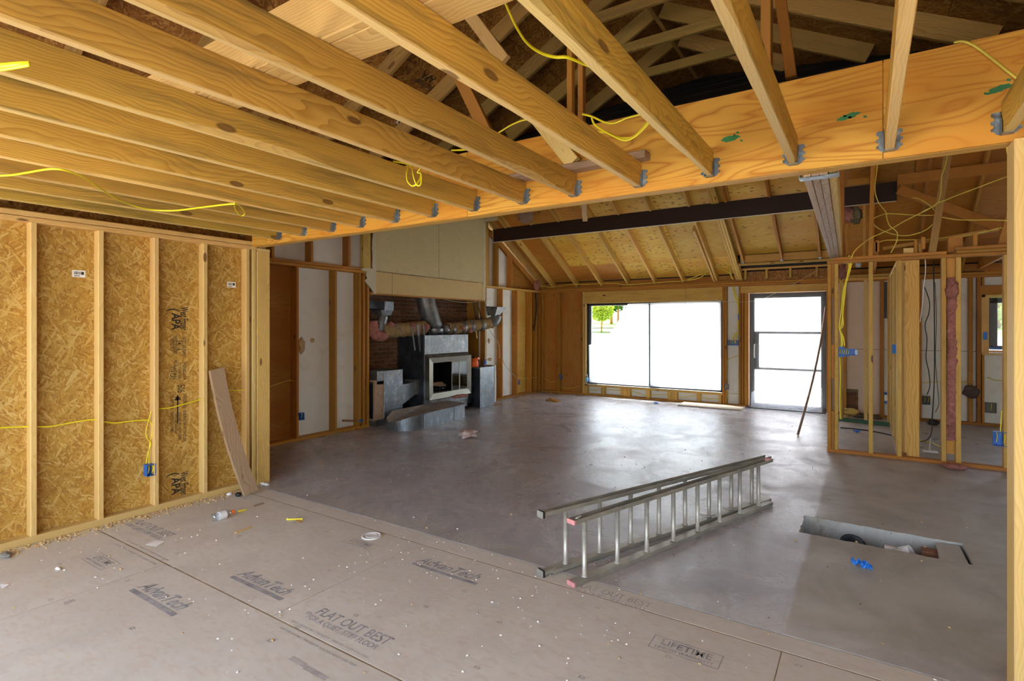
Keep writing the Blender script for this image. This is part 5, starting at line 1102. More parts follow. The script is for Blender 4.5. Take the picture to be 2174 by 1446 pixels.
# ================================================================== CABLES
def cable(pts, label, r=.0055, m=None, name='yellow_cable', flat_=.55, cat='cable', extra=()):
    o = tube(name, pts, r, m or YEL, None, flat=flat_, n=8); tag(o, label, cat)
    for e in extra: tube('cable_loop', e, r, m or YEL, o, flat=flat_, n=8)
    return o
def zz(L, z): return [atZ(u, v, z if len(r) == 0 else r[0]) for u, v, *r in L]
def yy(L, y): return [atY(u, v, y if len(r) == 0 else r[0]) for u, v, *r in L]
cable(zz([(1062, -22), (1078, 18), (1098, 60), (1120, 92), (1148, 112), (1178, 121), (1205, 122), (1240, 136), (1272, 148), (1290, 164), (1310, 190), (1322, 208), (1332, 215), (1350, 214)], 2.57), 'thick yellow cable drooping from the top of the attic between ceiling joists', .0065)
cable(yy([(1236, 242), (1258, 248), (1285, 260), (1305, 261), (1330, 251), (1358, 243), (1380, 236)], 2.92), 'yellow cable coil hanging in front of the plywood beam', .006, extra=[yy([(1256, 250), (1262, 264), (1280, 277), (1302, 289), (1325, 298), (1345, 292), (1365, 275), (1386, 250)], 2.90), yy([(1257, 280), (1285, 281), (1305, 289), (1322, 293), (1345, 290), (1368, 268), (1384, 248)], 2.93)])
cable(yy([(958, 319), (985, 318), (1005, 313), (1030, 300)], 2.95) + yy([(1066, 277), (1090, 263), (1112, 255), (1135, 251)], 3.0), 'yellow cable passing over the joists beside the orange brace', .006)
cable(zz([(835, 343), (855, 346), (868, 350)], 2.56) + zz([(880, 352), (905, 358)], 2.56), 'small yellow cable bundle looped over a ceiling joist', .0055, extra=[zz([(869, 349, 2.55), (863, 368, 2.48), (865, 385, 2.43), (875, 395, 2.40), (885, 390, 2.41), (893, 375, 2.46), (890, 360, 2.52)], 2.5), zz([(875, 350, 2.55), (877, 372, 2.46), (884, 392, 2.40), (893, 392, 2.40), (894, 370, 2.46), (886, 366, 2.47), (895, 354, 2.5)], 2.5)])
cable(zz([(-30, 374), (20, 372), (60, 366), (105, 359), (140, 362), (180, 378), (225, 408), (270, 432), (320, 445), (370, 447), (430, 440), (480, 434), (500, 433)], 2.392), 'yellow cable stapled under the ceiling joists along the left', .0058, extra=[zz([(498, 430), (500, 445), (512, 458), (520, 452), (508, 436), (497, 432)], 2.375)])
cable(zz([(-40, 138), (0, 139), (35, 136), (62, 135)], 2.37), 'short thick yellow cable bundle at the left frame edge under joists', .008, extra=[zz([(-40, 147), (0, 146), (30, 142), (62, 136)], 2.365)])
cable(yy([(2154, 300), (2143, 305), (2140, 318), (2144, 333), (2152, 340)], 3.14), 'yellow cable loop beside the top of the right post', .0055)
cable(yy([(2025, 90), (2045, 88), (2070, 98), (2110, 128), (2150, 160), (2166, 172)], 3.035), 'yellow cable draped over the plywood beam near the right', .0055, YEL_O)
XW = -5.145
def xx(L, x): return [atX(u, v, x) for u, v in L]
cable(xx([(-10, 909), (25, 907), (60, 906), (80, 906), (110, 905), (160, 896), (200, 891), (225, 896), (245, 898), (280, 894), (308, 892), (318, 894), (323, 905), (322, 925), (318, 945), (316, 970), (317, 992)], XW), 'yellow cable threaded through the left wall studs down to the blue box', .0052)
cable(xx([(321, 873), (316, 890), (310, 915), (312, 930), (320, 942), (314, 962), (310, 984)], XW + .01), 'second yellow cable dropping beside the stud into the blue box', .0052)
cable(xx([(335, 868), (360, 866), (395, 857), (428, 847), (440, 840)], XW), 'yellow cable crossing over the black print on the strand board', .0052)
cable(xx([(470, 828), (495, 829), (520, 828)], XW), 'short yellow cable behind the leaning plank', .0045)
cable(xx([(570, 822), (590, 815), (612, 808), (622, 809)], -6.60), 'yellow cable in the brown plywood bay behind the corner post', .005, YEL_O)
cable(xx([(1098, 801), (1108, 803), (1120, 804), (1128, 802), (1143, 800)], -6.6), 'yellow cable through the studs right of the chimney', .006, YEL_O)
cable(yy([(1158, 803), (1168, 811), (1180, 810), (1186, 811), (1192, 822), (1210, 824), (1232, 820), (1245, 822)], 11.33), 'yellow cable running low through the plywood bays left of window', .007, YEL_O)
cable(yy([(1245, 823), (1260, 829), (1276, 826), (1300, 828), (1316, 829), (1338, 830), (1360, 836), (1372, 840), (1395, 838), (1418, 838), (1450, 843), (1478, 840), (1500, 846), (1528, 847)], 11.32), 'yellow cable threaded through the short studs under the window', .007, YEL_O)
cable(yy([(1149, 607), (1170, 610), (1190, 607), (1215, 604), (1260, 603), (1300, 601), (1330, 604), (1370, 602), (1420, 598), (1450, 596)], 11.2) + yy([(1475, 588), (1495, 578), (1508, 567)], 11.0), 'yellow cable lying along the top plate above the picture window', .008, YEL_O)
cable(yy([(1460, 595), (1485, 590), (1500, 578), (1510, 566), (1530, 570), (1548, 580), (1553, 590)], 11.05), 'yellow cables bunched between rafters near the door bay', .008, YEL_O, extra=[yy([(1516, 567), (1535, 565), (1550, 570), (1554, 592)], 11.02), yy([(1552, 565), (1550, 580), (1557, 594)], 11.0)])
cable(yy([(1555, 608), (1560, 628), (1567, 650), (1567, 690), (1566, 700)], 11.33), 'yellow cable bundle down the white bay left of door', .009, YEL, extra=[yy([(1558, 608), (1564, 630), (1569, 655), (1568, 700)], 11.34), yy([(1567, 704), (1558, 712), (1554, 726)], 11.33), yy([(1568, 707), (1562, 715), (1560, 728)], 11.33)])
cable(yy([(1568, 755), (1555, 759), (1544, 767), (1543, 800), (1542, 818), (1545, 838), (1542, 846)], 11.31), 'yellow cable running down to the lower box beside the window', .006, YEL_O)
def c3(L, y): return [atY(1740 + a / 4.82, 320 + b / 4.82, y) for a, b in L]
cable(c3([(590, 90), (586, 200), (568, 340), (570, 430), (598, 520), (640, 580), (680, 632), (690, 700), (720, 770), (770, 810), (797, 850), (790, 920), (760, 990), (728, 1045)], 7.7), 'yellow cable hanging from the plywood beam over the right partition', .0052, YEL_O)
cable(c3([(2010, 232), (1850, 290), (1600, 385), (1400, 460), (1290, 505), (1210, 535), (1130, 590), (1000, 655), (870, 720), (740, 795), (620, 850), (530, 890), (470, 930), (400, 985), (350, 1040), (320, 1110)], 7.8), 'long yellow cable swooping from the right post down to the partition corner', .0055, YEL_O)
cable(c3([(590, 945), (640, 925), (700, 915), (820, 915), (950, 912), (1100, 908), (1300, 888), (1500, 868), (1700, 828), (1910, 775)], 8.2), 'yellow cable strung level above the partition plates', .0055, YEL_O)
cable(c3([(950, 480), (1010, 490), (1080, 525), (1140, 572), (1180, 620), (1192, 680), (1160, 750), (1080, 815), (960, 858), (850, 870), (740, 852), (640, 815), (570, 770), (540, 725), (560, 690), (620, 662), (690, 645), (800, 648), (920, 656), (1050, 662), (1190, 662), (1260, 682), (1400, 705), (1550, 710), (1750, 708), (1940, 716)], 8.0), 'tangled yellow cable loop in the old attic behind the partition', .0055, YEL_O)
cable(c3([(1315, 10), (1290, 140), (1250, 260), (1245, 340), (1240, 430), (1222, 510), (1180, 560), (1080, 610), (1000, 660)], 7.75), 'yellow cable following the leaning strut', .0045, YEL_O)
cable(c3([(300, 1070), (295, 1140), (300, 1200), (270, 1330), (240, 1446)], 7.93) + yy([(1786, 660), (1783, 680), (1782, 698), (1790, 715), (1793, 735)], 7.93), 'bundle of yellow cables down the partition corner into the blue boxes', .0065, YEL, extra=[c3([(335, 1075), (330, 1140), (310, 1230), (275, 1350), (262, 1446)], 7.95) + yy([(1791, 650), (1788, 680), (1784, 700), (1788, 715), (1788, 735)], 7.95), c3([(318, 1080), (315, 1150), (290, 1260), (262, 1380)], 7.94) + yy([(1789, 660), (1790, 690), (1783, 700), (1786, 715), (1786, 740)], 7.94), yy([(1783, 760), (1784, 800), (1783, 850), (1784, 890)], 7.96)])
cable(yy([(2127, 872), (2125, 900), (2124, 922)], 7.93), 'yellow cable dropping into the blue box at the right', .0055, YEL)
cable(yy([(1960, 814), (1980, 811), (1998, 811), (2042, 811), (2060, 810), (2072, 810)], 11.35) , 'yellow cable level along the white boards of the small room', .007, YEL_O); cable(yy([(2096, 801), (2112, 807), (2130, 809), (2150, 817)], 11.33), 'yellow cable under the small right window', .007, YEL_O)
cable(yy([(1963, 610), (1973, 640), (1972, 665), (1964, 690), (1968, 720), (1966, 760), (1972, 790), (1974, 820), (1968, 838)], 9.5), 'black cord hanging beside the wide pine post', .006, BLACK, 'power_cord', 1.0, 'cord')
cable(yy([(1982, 555), (1983, 620), (1984, 700), (1984, 790), (1982, 840), (1979, 890), (1977, 920), (1968, 934), (1952, 938)], 9.3), 'black cord hanging straight down and curling on the floor', .007, BLACK, 'power_cord', 1.0, 'cord')
cable(yy([(1985, 600), (1988, 680), (1986, 760), (1991, 830), (1993, 858), (1986, 875)], 9.6), 'thin dark cord bowing out below the plates', .004, BLACK, 'power_cord', 1.0, 'cord')
cable(yy([(1964, 548), (1965, 575), (1961, 610), (1958, 650), (1953, 684)], 8.1), 'white cable hanging from the plate beside the wide post', .0045, WHITE_P, 'white_cable', 1.0)
cable([atX(1037, 697, -6.5), atX(1047, 712, -6.45), atX(1058, 728, -6.45), atX(1061, 745, -6.48), atX(1061, 760, -6.5)], 'dangling white cable at the right side of the fireplace', .006, PLASTER, 'white_cable', 1.0)
cable([atX(1067, 762, -6.5), atX(1072, 775, -6.45), atX(1083, 788, -6.46), atX(1094, 800, -6.52)], 'loose white cable across the bare studs right of fireplace', .006, PLASTER, 'white_cable', 1.0)
cable(yy([(1455, 606), (1456, 640), (1450, 690), (1447, 740), (1440, 780), (1430, 815), (1422, 830)], 11.26), 'thin dark wire hanging in front of the picture window', .0025, flat('grey_thin_wire', (.12, .12, .12), .5), 'hanging_wire', 1.0, 'wire')
cable(yy([(1490, 621), (1510, 632), (1535, 640), (1580, 641), (1620, 634), (1660, 615), (1700, 595), (1740, 570)], 10.9), 'pale string strung from window header across the door top', .0035, PLASTER, 'string', 1.0, 'wire')

# ================================================================== ELECTRICAL BOXES
def ebox(name, org, ux, uy, w, h, d, label, m=BLUE, gangs=1, wires=2, cat='electrical box', rot=0.0):
    ux, uy = Vector(ux).normalized(), Vector(uy).normalized(); n = ux.cross(uy); o = Vector(org)
    e = empty(name, org, label, cat); t = .004
    M = Matrix(((ux.x, uy.x, n.x, o.x), (ux.y, uy.y, n.y, o.y), (ux.z, uy.z, n.z, o.z), (0, 0, 0, 1))) @ Matrix.Rotation(rot, 4, 'Z')
    bm = bmesh.new(); W2, H2 = w / 2, h / 2
    lo = [bm.verts.new(M @ Vector(p)) for p in ((-W2, -H2, 0), (W2, -H2, 0), (W2, H2, 0), (-W2, H2, 0))]; ou = [bm.verts.new(M @ Vector(p)) for p in ((-W2, -H2, d), (W2, -H2, d), (W2, H2, d), (-W2, H2, d))]
    iu = [bm.verts.new(M @ Vector(p)) for p in ((-W2 + t, -H2 + t, d), (W2 - t, -H2 + t, d), (W2 - t, H2 - t, d), (-W2 + t, H2 - t, d))]; il = [bm.verts.new(M @ Vector(p)) for p in ((-W2 + t, -H2 + t, t), (W2 - t, -H2 + t, t), (W2 - t, H2 - t, t), (-W2 + t, H2 - t, t))]
    bm.faces.new(lo); bm.faces.new(il)
    for i in range(4): j = (i + 1) % 4; bm.faces.new((lo[i], lo[j], ou[j], ou[i])); bm.faces.new((ou[i], ou[j], iu[j], iu[i])); bm.faces.new((iu[i], iu[j], il[j], il[i]))
    bmobj('box_shell', bm, m, e)
    for s in (-1, 1):
        p = M @ Vector((0, s * (H2 - .008), d - .012)); lump('screw_boss', p, (.006, .006, .006), m, e, 1, 0)
    for k_ in range(wires):
        x = -W2 + w * (k_ + .5) / max(1, wires)
        tube('wire_tail', [M @ Vector((x, H2 - .006, d * .35)), M @ Vector((x + .004, H2 * .35, d * .8)), M @ Vector((x - .003, -H2 * .5, d * .7))], .0042, YEL, e, n=5, sides=6)
    return e
p = atX(317, 997, -5.135); ebox('outlet_box', (XF - .055, p.y, p.z), (0, 1, 0), (0, 0, 1), .068, .098, .058, 'bright blue plastic outlet box with yellow wires on the left wall stud')
p = atX(635, 884, -6.6); ebox('outlet_box', (-6.61, p.y + .02, p.z), (0, 1, 0), (0, 0, 1), .062, .10, .058, 'dark blue outlet box low on the stud left of the white boards', wires=1)
p = atX(1101, 811, -6.6); ebox('outlet_box', (-6.6, 10.29, p.z), (0, 1, 0), (0, 0, 1), .06, .10, .06, 'small blue outlet box on a stud beside the yellow plywood bay', wires=1)
p = atY(1187, 800, 11.3); ebox('outlet_box', (p.x + .03, 11.345, p.z), (1, 0, 0), (0, 0, 1), .065, .11, .055, 'blue outlet box on the corner stud left of the picture window', wires=1)
p = atY(1556, 728, 11.3); ebox('switch_box', (p.x, 11.36, p.z), (1, 0, 0), (0, 0, 1), .20, .10, .07, 'wide blue switch box packed with yellow wires between window and door', wires=6)
p = atY(1543, 821, 11.3); ebox('outlet_box', (p.x, 11.33, p.z), (1, 0, 0), (0, 0, 1), .065, .10, .05, 'dark blue outlet box at the right edge of the picture window', wires=2)
p = atY(1792, 748, 7.9); e = ebox('switch_box', (p.x, 7.955, p.z), (1, 0, 0), (0, 0, 1), .115, .095, .07, 'blue multi-gang switch box with wires on the partition corner', wires=5); 
for s in (-1, 1): box('mounting_ear', (p.x - .06, 7.93, p.z + s * .048 - .012), (p.x - .0, 7.935, p.z + s * .048 + .018), BLUE_T, e)
p = atY(1811, 748, 7.9); e = ebox('switch_box', (p.x, 7.955, p.z), (1, 0, 0), (0, 0, 1), .075, .08, .06, 'second blue switch box with pale side pad beside the partition corner', wires=0); box('pad', (p.x + .02, 7.89, p.z - .028), (p.x + .045, 7.9, p.z + .03), flat('pale_blue_pad', (.35, .60, .85), .5), e)
p = atY(2124, 932, 7.9); ebox('outlet_box', (p.x, 7.95, p.z), (1, 0, 0), (0, 0, 1), .125, .155, .07, 'square blue outlet box with two yellow tails by the right stud', wires=2)
p = atY(1881, 845, 11.3); e = ebox('outlet_box', (p.x, 11.36, p.z), (1, 0, 0), (0, 0, 1), .08, .19, .05, 'blue box with white outlet at the back of the closet', wires=0); box('outlet_face', (p.x - .025, 11.295, p.z - .05), (p.x + .025, 11.312, p.z + .05), WHITE_P, e)
p = atY(1967, 850, 11.3); ebox('outlet_box', (p.x, 11.34, p.z), (1, 0, 0), (0, 0, 1), .10, .14, .05, 'black outlet box on a stud beside the wide pine post', BLACK, wires=2)
p = atY(2104, 866, 11.3); ebox('outlet_box', (p.x, 11.34, p.z), (1, 0, 0), (0, 0, 1), .13, .16, .05, 'grey steel outlet box below the small right window', flat('dusty_steel_box', (.16, .15, .12), .6, .4), wires=1)

# ================================================================== INSULATION AND SCRAPS ON THE FRAMING
def batt(name, pts, w, d, m, label, seed=0, parent=None):
    P = spline(pts, 16); vs, fs_ = [], []; S = 16
    for i, p in enumerate(P):
        for k_ in range(S):
            a = 2 * pi * k_ / S; f = 1 + .42 * mnoise.noise(Vector((p.z * 9 + seed, cos(a) * 1.5, sin(a) * 1.5))) + .34 * mnoise.noise(Vector((p.z * 23, cos(a) * 3, sin(a) * 3 + seed)))
            vs.append(p + Vector((cos(a) * w * .5 * f, sin(a) * d * .5 * f, .01 * mnoise.noise(p * 9 + Vector((a, 0, 0))))))
    for i in range(len(P) - 1):
        for k_ in range(S): a, b = i * S + k_, i * S + (k_ + 1) % S; fs_.append((a, b, b + S, a + S))
    fs_ += [tuple(range(S)), tuple(range((len(P) - 1) * S, len(P) * S))]
    return tag(mk(name, vs, fs_, m, None, True), label, 'insulation')
q = lambda u, v: atY(u, v, 7.93)
batt('insulation_batt', [q(2020, 935), q(2019, 880), q(2021, 820), q(2022, 750), q(2020, 690), q(2022, 640), q(2020, 600), q(2022, 590)], .10, .075, PINK, 'tall strip of pink fibreglass insulation between two partition studs', 1)
tag(lump('insulation_scrap', q(2021, 614) + Vector((0, -.03, 0)), (.062, .05, .11), PINK, None, 3, .35, 2.2, 4), 'bulging pink insulation end at the top of the strip between studs', 'insulation')
tag(lump('insulation_scrap', atZ(2026, 990, .03), (.10, .06, .03), PINK, None, 3, .6, 2.5, 6), 'torn pink insulation scrap lying on the partition bottom plate', 'insulation')
tag(lump('insulation_tuft', atY(1116, 457, 8.6), (.16, .05, .13), pink('grey_pink_fluff', (.25, .17, .12), (.45, .30, .24)), None, 3, .5, 3, 2), 'grey-pink insulation tuft hanging below the plywood beam', 'insulation')
tag(lump('insulation_tuft', atY(1139, 606, 10.9), (.07, .05, .11), PINK, None, 3, .6, 2.5, 5), 'dark pink insulation tuft in the far corner under the rafters', 'insulation')
tag(lump('insulation_tuft', atY(1801, 455, 9.45), (.09, .05, .12), PINK, None, 3, .5, 2.5, 12), 'pink and grey insulation lump under the dark beam end', 'insulation'); tag(lump('insulation_tuft', atY(1817, 458, 9.45), (.08, .05, .13), pink('mouldy_fluff', (.10, .08, .04), (.28, .24, .13)), None, 3, .5, 2.5, 13), 'mouldy grey insulation lump beside the pink one under the rafters', 'insulation')
tag(lump('insulation_tuft', atY(1789, 578, 9.6), (.05, .04, .10), PINK, None, 3, .7, 2.5, 14), 'pink insulation wisp hanging above the closet framing', 'insulation')
P = spline([atY(1241, 433, 6.0), atY(1240, 450, 6.0), atY(1242, 470, 6.0)], 4); vs = []
for p in P: vs += [p + Vector((-.03, 0, 0)), p + Vector((.03, .01, 0))]
tag(mk('paper_strip', vs, [(2 * i, 2 * i + 1, 2 * i + 3, 2 * i + 2) for i in range(len(P) - 1)], dirty_white('mottled_kraft', (.40, .29, .14), (.08, .06, .03), .9), None), 'torn mottled paper strip dangling below the plywood beam', 'paper')
tag(sheet('torn_panel', atY(1030, 470, 8.95) , (.5, .1, 0), (0, .2, 1), .26, .10, .02, PLASTER, None), 'torn plaster scrap hanging at the top of chimney corner', 'plaster')
tag(lump('paper_scrap', atX(640, 733, -6.55) , (.02, .06, .10), BROWN_P, None, 2, .5, 2, 4), 'dark torn paper flap on the stud beside white board', 'paper')
tag(lump('paper_scrap', atX(1040, 763, -6.5), (.02, .07, .03), BROWN_P, None, 2, .5, 2, 5), 'curled brown paper flap above the right duct box', 'paper'); tag(lump('paper_scrap', atX(1038, 724, -6.5), (.02, .04, .05), BROWN_P, None, 2, .6, 2, 7), 'crumpled paper bit on the right alcove stud', 'paper')
tag(lump('vent_flap', atY(2061, 832, 11.2), (.10, .03, .085), flat('dark_torn_foam', (.09, .06, .05), .9), None, 3, .45, 1.4, 7), 'dark torn flap hanging on the stud below small window', 'scrap')
tag(lump('grey_flap', atY(1822, 562, 8.0), (.035, .01, .04), flat('grey_sheet', (.22, .22, .20), .7), None, 2, .4, 2, 7), 'grey torn flap stuck under the partition top plate', 'scrap')
tag(tube('dark_strap', [atX(1137, 622, -6.5), atX(1138, 660, -6.5), atX(1133, 702, -6.5)], .02, BLACK, None, flat=.2), 'dark metal strap hanging in the far room corner', 'strap')
for u, v, lab in ((663, 723, 'round dark knot hole plug on the white board'),):
    p = atX(u, v, XS + .004); tag(lathe('plug', [(.035, 0), (.034, .004), (.02, .006)], BROWN_P, None, M=Matrix.Translation(p) @ Matrix.Rotation(pi / 2, 4, 'Y')), lab, 'plug')
p = atX(752, 893, -6.62); tag(tube('copper_stub', [Vector((-6.68, p.y - .18, p.z + .02)), Vector((-6.58, p.y, p.z))], .014, flat('copper_pipe', (.30, .16, .08), .4, .7), None, n=3), 'short copper pipe stub low on the wall left of fireplace', 'pipe')
p = atX(762, 893, -6.58); tag(lump('valve_handle', p + Vector((.03, .02, 0)), (.02, .05, .02), BLUE, None, 2, .3, 2, 3), 'blue valve handle on the copper pipe stub', 'valve')

# ================================================================== LITTER ON THE FLOOR
a, b = atZ(450, 1100, .034), atZ(497, 1086, .034); d = (b - a).normalized()
M = frame(a, (0, 0, 1), (0, 1, 0)); z_ = d; x_ = Vector((0, 0, 1)); y_ = z_.cross(x_)
M = Matrix(((x_.x, y_.x, z_.x, a.x), (x_.y, y_.y, z_.y, a.y), (x_.z, y_.z, z_.z, a.z), (0, 0, 0, 1)))
bt = bottle('drink_bottle', a, 'empty clear drink bottle with white label and orange cap lying near left wall', ORANGE, WHITE_P, (b - a).length * .99, .034, M=M)
for k_ in range(7):
    q0 = M @ Vector((.0352 * cos(.9), .0352 * sin(.9) , 0)); 
ring = []
for k_ in range(20):
    for rr in (.013, .016):
        aa = 2 * pi * k_ / 20; ph = .55 + rr * sin(aa) / .035; ring.append(M @ Vector((.0354 * cos(-ph + .9), -.0354 * sin(ph - .0), .108 + rr * cos(aa))))
mk('label_emblem', ring, [(2 * i, 2 * i + 1, (2 * i + 3) % 40, (2 * i + 2) % 40) for i in range(20)], INK, bt)
lid = empty('container_lid', atZ(789, 1139), 'round white plastic lid with grey rings on the wooden floor', 'lid')
lathe('rim', [(.050, 0), (.073, .001), (.075, .006), (.070, .009), (.060, .009), (.058, .005), (.049, .005)], WHITE_P, lid, M=Matrix.Translation(atZ(789, 1139)), seg=32)
lathe('centre_disc', [(.044, 0), (.044, .006), (.041, .009), (.036, .009), (.034, .0065), (.001, .0065)], flat('lid_grey', (.74, .73, .71), .5, var=.08), lid, M=Matrix.Translation(atZ(789, 1139)), seg=28, smooth=False)
def card(name, corners, m, label, cat, z=.002, cur=.004):
    P = [atZ(u, v, z) for u, v in corners]; P[0].z += cur; P[2].z += cur * .5
    return tag(mk(name, P + [p - Vector((0, 0, .0012)) for p in P], [(0, 1, 2, 3), (7, 6, 5, 4), (0, 4, 5, 1), (1, 5, 6, 2), (2, 6, 7, 3), (3, 7, 4, 0)], m, None), label, cat)
card('paper_slip', [(309, 1157), (330, 1147), (350, 1150), (332, 1160)], PAPER, 'square white paper slip near the left wall plate', 'paper')
card('paper_slip', [(0, 1241), (12, 1238), (20, 1242), (5, 1250)], PAPER, 'crumpled white paper slip at the left edge of floor', 'paper')
tag(lump('paper_scrap', atZ(124, 1207, .006), (.028, .012, .007), PAPER, None, 2, .6, 2, 3), 'small twisted white scrap on the floor near the left plate', 'paper')
cable([atZ(608, 1103, .008), atZ(625, 1102.5, .008), atZ(643, 1102, .008)], 'cut yellow cable piece lying on the wooden floor', .007, YEL, 'cable_offcut'); cable([atZ(505, 1086, .008), atZ(514, 1084, .008), atZ(522, 1082, .008)], 'yellow cable offcut beside the orange bottle cap', .007, YEL, 'cable_offcut')
def chip(u0, v0, u1, v1, label, w=.02, m=PINE_S, name='wood_offcut', t=.007): a, b = atZ(u0, v0, t / 2 + .001), atZ(u1, v1, t / 2 + .001); return tag(board(name, a, b, w, t, m, None), label, 'wood scrap')
chip(500, 1131, 533, 1119, 'thin pine splinter below the drink bottle', .022); chip(538, 1075, 559, 1068, 'grey wood splinter beside the foot of the leaning plank', .03, GREYWOOD)
chip(640, 1109, 629, 1105, 'tiny dark splinter under the cut yellow cable', .012, OLD); chip(1046, 861, 1064, 857, 'brown wood splinters on concrete near right duct box', .05, OLD); 
for k_, (u0, v0, u1, v1) in enumerate(((1160, 852, 1186, 850), (1163, 849, 1184, 853), (1170, 847, 1180, 851))): chip(u0, v0, u1, v1, ('broken brown board pieces near the far corner, lowest piece', 'broken brown board pieces near the far corner, crossing piece', 'broken brown board pieces near the far corner, topmost bit')[k_], .09, OLD if k_ else GREYWOOD, t=.012 + .012 * k_)
lump_b = lump('floor_plug', atZ(507, 1050, .02), (.025, .03, .022), BLACK, None, 2, .25, 2, 3); tag(lump_b, 'small black plug at the foot of the leaning plank', 'plug'); tag(lump('plaster_bit', atZ(487, 1049, .012), (.022, .026, .014), PAPER, None, 2, .4, 2, 4), 'white plaster crumb beside the black plug by the wall', 'plaster')
tag(lump('plaster_bit', atZ(562, 1027, .01), (.05, .03, .012), PAPER, None, 3, .7, 2.5, 9), 'white torn plaster bits at the foot of the corner post', 'plaster')
tag(lump('grey_stone', atZ(12, 1178, .014), (.05, .028, .014), flat('grey_rag', (.25, .23, .2), .8), None, 3, .5, 2, 3), 'grey crumpled rag by the left wall plate', 'rag')
def crumple(name, c, s, m, label, seed):
    bm = bmesh.new(); N = 12
    g_ = [[bm.verts.new((c.x + (i / N - .5) * s[0] + .012 * mnoise.noise(Vector((i, j, seed))), c.y + (j / N - .5) * s[1] + .012 * mnoise.noise(Vector((j, i, seed + 5))), c.z + s[2] * (.5 + mnoise.noise(Vector((i * .55, j * .6, seed)))))) for j in range(N + 1)] for i in range(N + 1)]
    for i in range(N):
        for j in range(N):
            if (i in (0, 1) and j in (0, 1, 2)) or (i > N - 4 and j > N - 5) or (3 < i < 7 and j == 0): continue
            bm.faces.new((g_[i][j], g_[i + 1][j], g_[i + 1][j + 1], g_[i][j + 1]))
    return tag(bmobj(name, bm, m, None, False), label, 'tape')
crumple('tape_wad', atZ(1829, 1203, .004), (.115, .085, .038), BLUE_T, 'crumpled bright blue tape wad beside the floor trench', 2.3)
crumple('tape_wad', atZ(1393, 857, .004), (.10, .08, .03), BLUE_T, 'small blue tape wad on concrete below the picture window', 6.1)
crumple('tape_wad', atZ(1819, 917, .004), (.08, .07, .03), BLUE_T, 'small blue tape wad on the floor inside the closet', 9.4)
# things in the trench
c = atY(1812, 1163, 4.88)
dr = lathe('drain_pipe', [(.078, -.22), (.095, -.22), (.095, 0), (.082, 0), (.078, -.2)], BLACK, None, M=Matrix.Translation((c.x, 4.88, -.085)) @ Euler((.75, 0, .35)).to_matrix().to_4x4(), seg=28); tag(dr, 'black round drain pipe mouth down in the floor trench', 'pipe')
c = atY(1915, 1172, 4.92); tag(lathe('pipe_fitting', [(.045, 0), (.052, .004), (.052, .10), (.045, .105), (.042, .03)], WHITE_P, None, M=Matrix.Translation(c + Vector((-.03, 0, -.03))) @ Euler((.5, 1.0, .3)).to_matrix().to_4x4(), seg=20), 'white plastic pipe fitting in the floor trench', 'fitting')
c = atY(1888, 1164, 4.96); tag(box('plaster_block', (c.x - .03, 4.94, c.z - .05), (c.x + .035, 4.99, c.z + .012), PAPER, None), 'small white block in the trench beside the white fitting', 'block')
c = atY(1975, 1177, 4.92); tag(box('brick_piece', (c.x - .05, 4.87, c.z - .05), (c.x + .05, 4.97, c.z + .03), BRICK, None), 'broken red brick piece at the right end of the trench', 'brick')
c = atY(1955, 1180, 4.9); tag(lump('rubble_lump', c + Vector((0, 0, -.07)), (.10, .09, .06), DIRT, None, 3, .4, 2, 2), 'dark earth lump under the loose slab piece in the trench', 'rubble'); tag(lump('rubble_lump', (.20, 4.90, -.24), (.15, .12, .07), TRW, None, 3, .4, 2, 5), 'pale rubble heap in the middle of the trench', 'rubble')
# closet floor clutter
tag(tube('cardboard_tube', [atZ(1788, 886, .05), atZ(1802, 886, .05)], .05, BROWN_P, None, n=2, sides=16), 'short brown cardboard tube on the closet floor', 'tube')
tag(lump('yellow_sponge', atZ(1806, 874, .16), (.11, .06, .055), flat('yellow_foam', (.55, .38, .10), .9), None, 3, .3, 2, 3), 'rounded yellow foam lump before the exposed brick', 'sponge')
tag(lump('rubble_lump', atZ(1838, 884, .03), (.22, .08, .05), DIRT, None, 3, .6, 2, 8), 'brown debris heap along the closet back wall', 'rubble')
e = empty('light_fixture', atZ(1975, 955), 'white metal light fixture strip lying on the small room floor', 'light fixture'); a, b = atZ(1959, 957, .02), atZ(1991, 960, .02); board('strip', a, b, .06, .02, WHITE_P, e); tube('arm', [atZ(1974, 957, .03), atZ(1974, 945, .04), atZ(1976, 932, .05)], .006, WHITE_P, e); tag(board('steel_plate', atZ(1981, 934, .02), atZ(1990, 930, .05), .12, .004, GALV_N, None), 'small shiny steel plate on the floor beyond the fixture', 'plate')
tag(lump('dark_lump', atZ(1982, 897, .04), (.08, .07, .05), BLACK, None, 2, .4, 2, 3), 'dark lump on the small room floor beside the cords', 'scrap')
cable([atZ(1953, 935, .008), atZ(1975, 939, .008), atZ(1990, 946, .008), atZ(1998, 949, .008)], 'dull yellow cable lying on the small room floor', .008, YEL_O); cable([atZ(1784, 908, .008), atZ(1820, 911, .008), atZ(1860, 917, .008), atZ(1900, 926, .008)], 'black cable lying across the closet floor', .008, BLACK, 'power_cord', 1.0, 'cord')
# painter's tape dabs on the framing
for u, v, y, lab in ((1569.5, 673, 11.32, 'blue tape dab on the stud left of the glazed door'), (1899, 741, 8.6, 'blue tape dab on new stud beside the wide post'), (2092, 713, 11.28, 'blue tape dab on the stud beside the small window')):
    p = atY(u, v, y); tag(box('tape_dab', (p.x - .025, y - .004, p.z - .06), (p.x + .025, y, p.z + .06), BLUE_T, None), lab, 'tape')
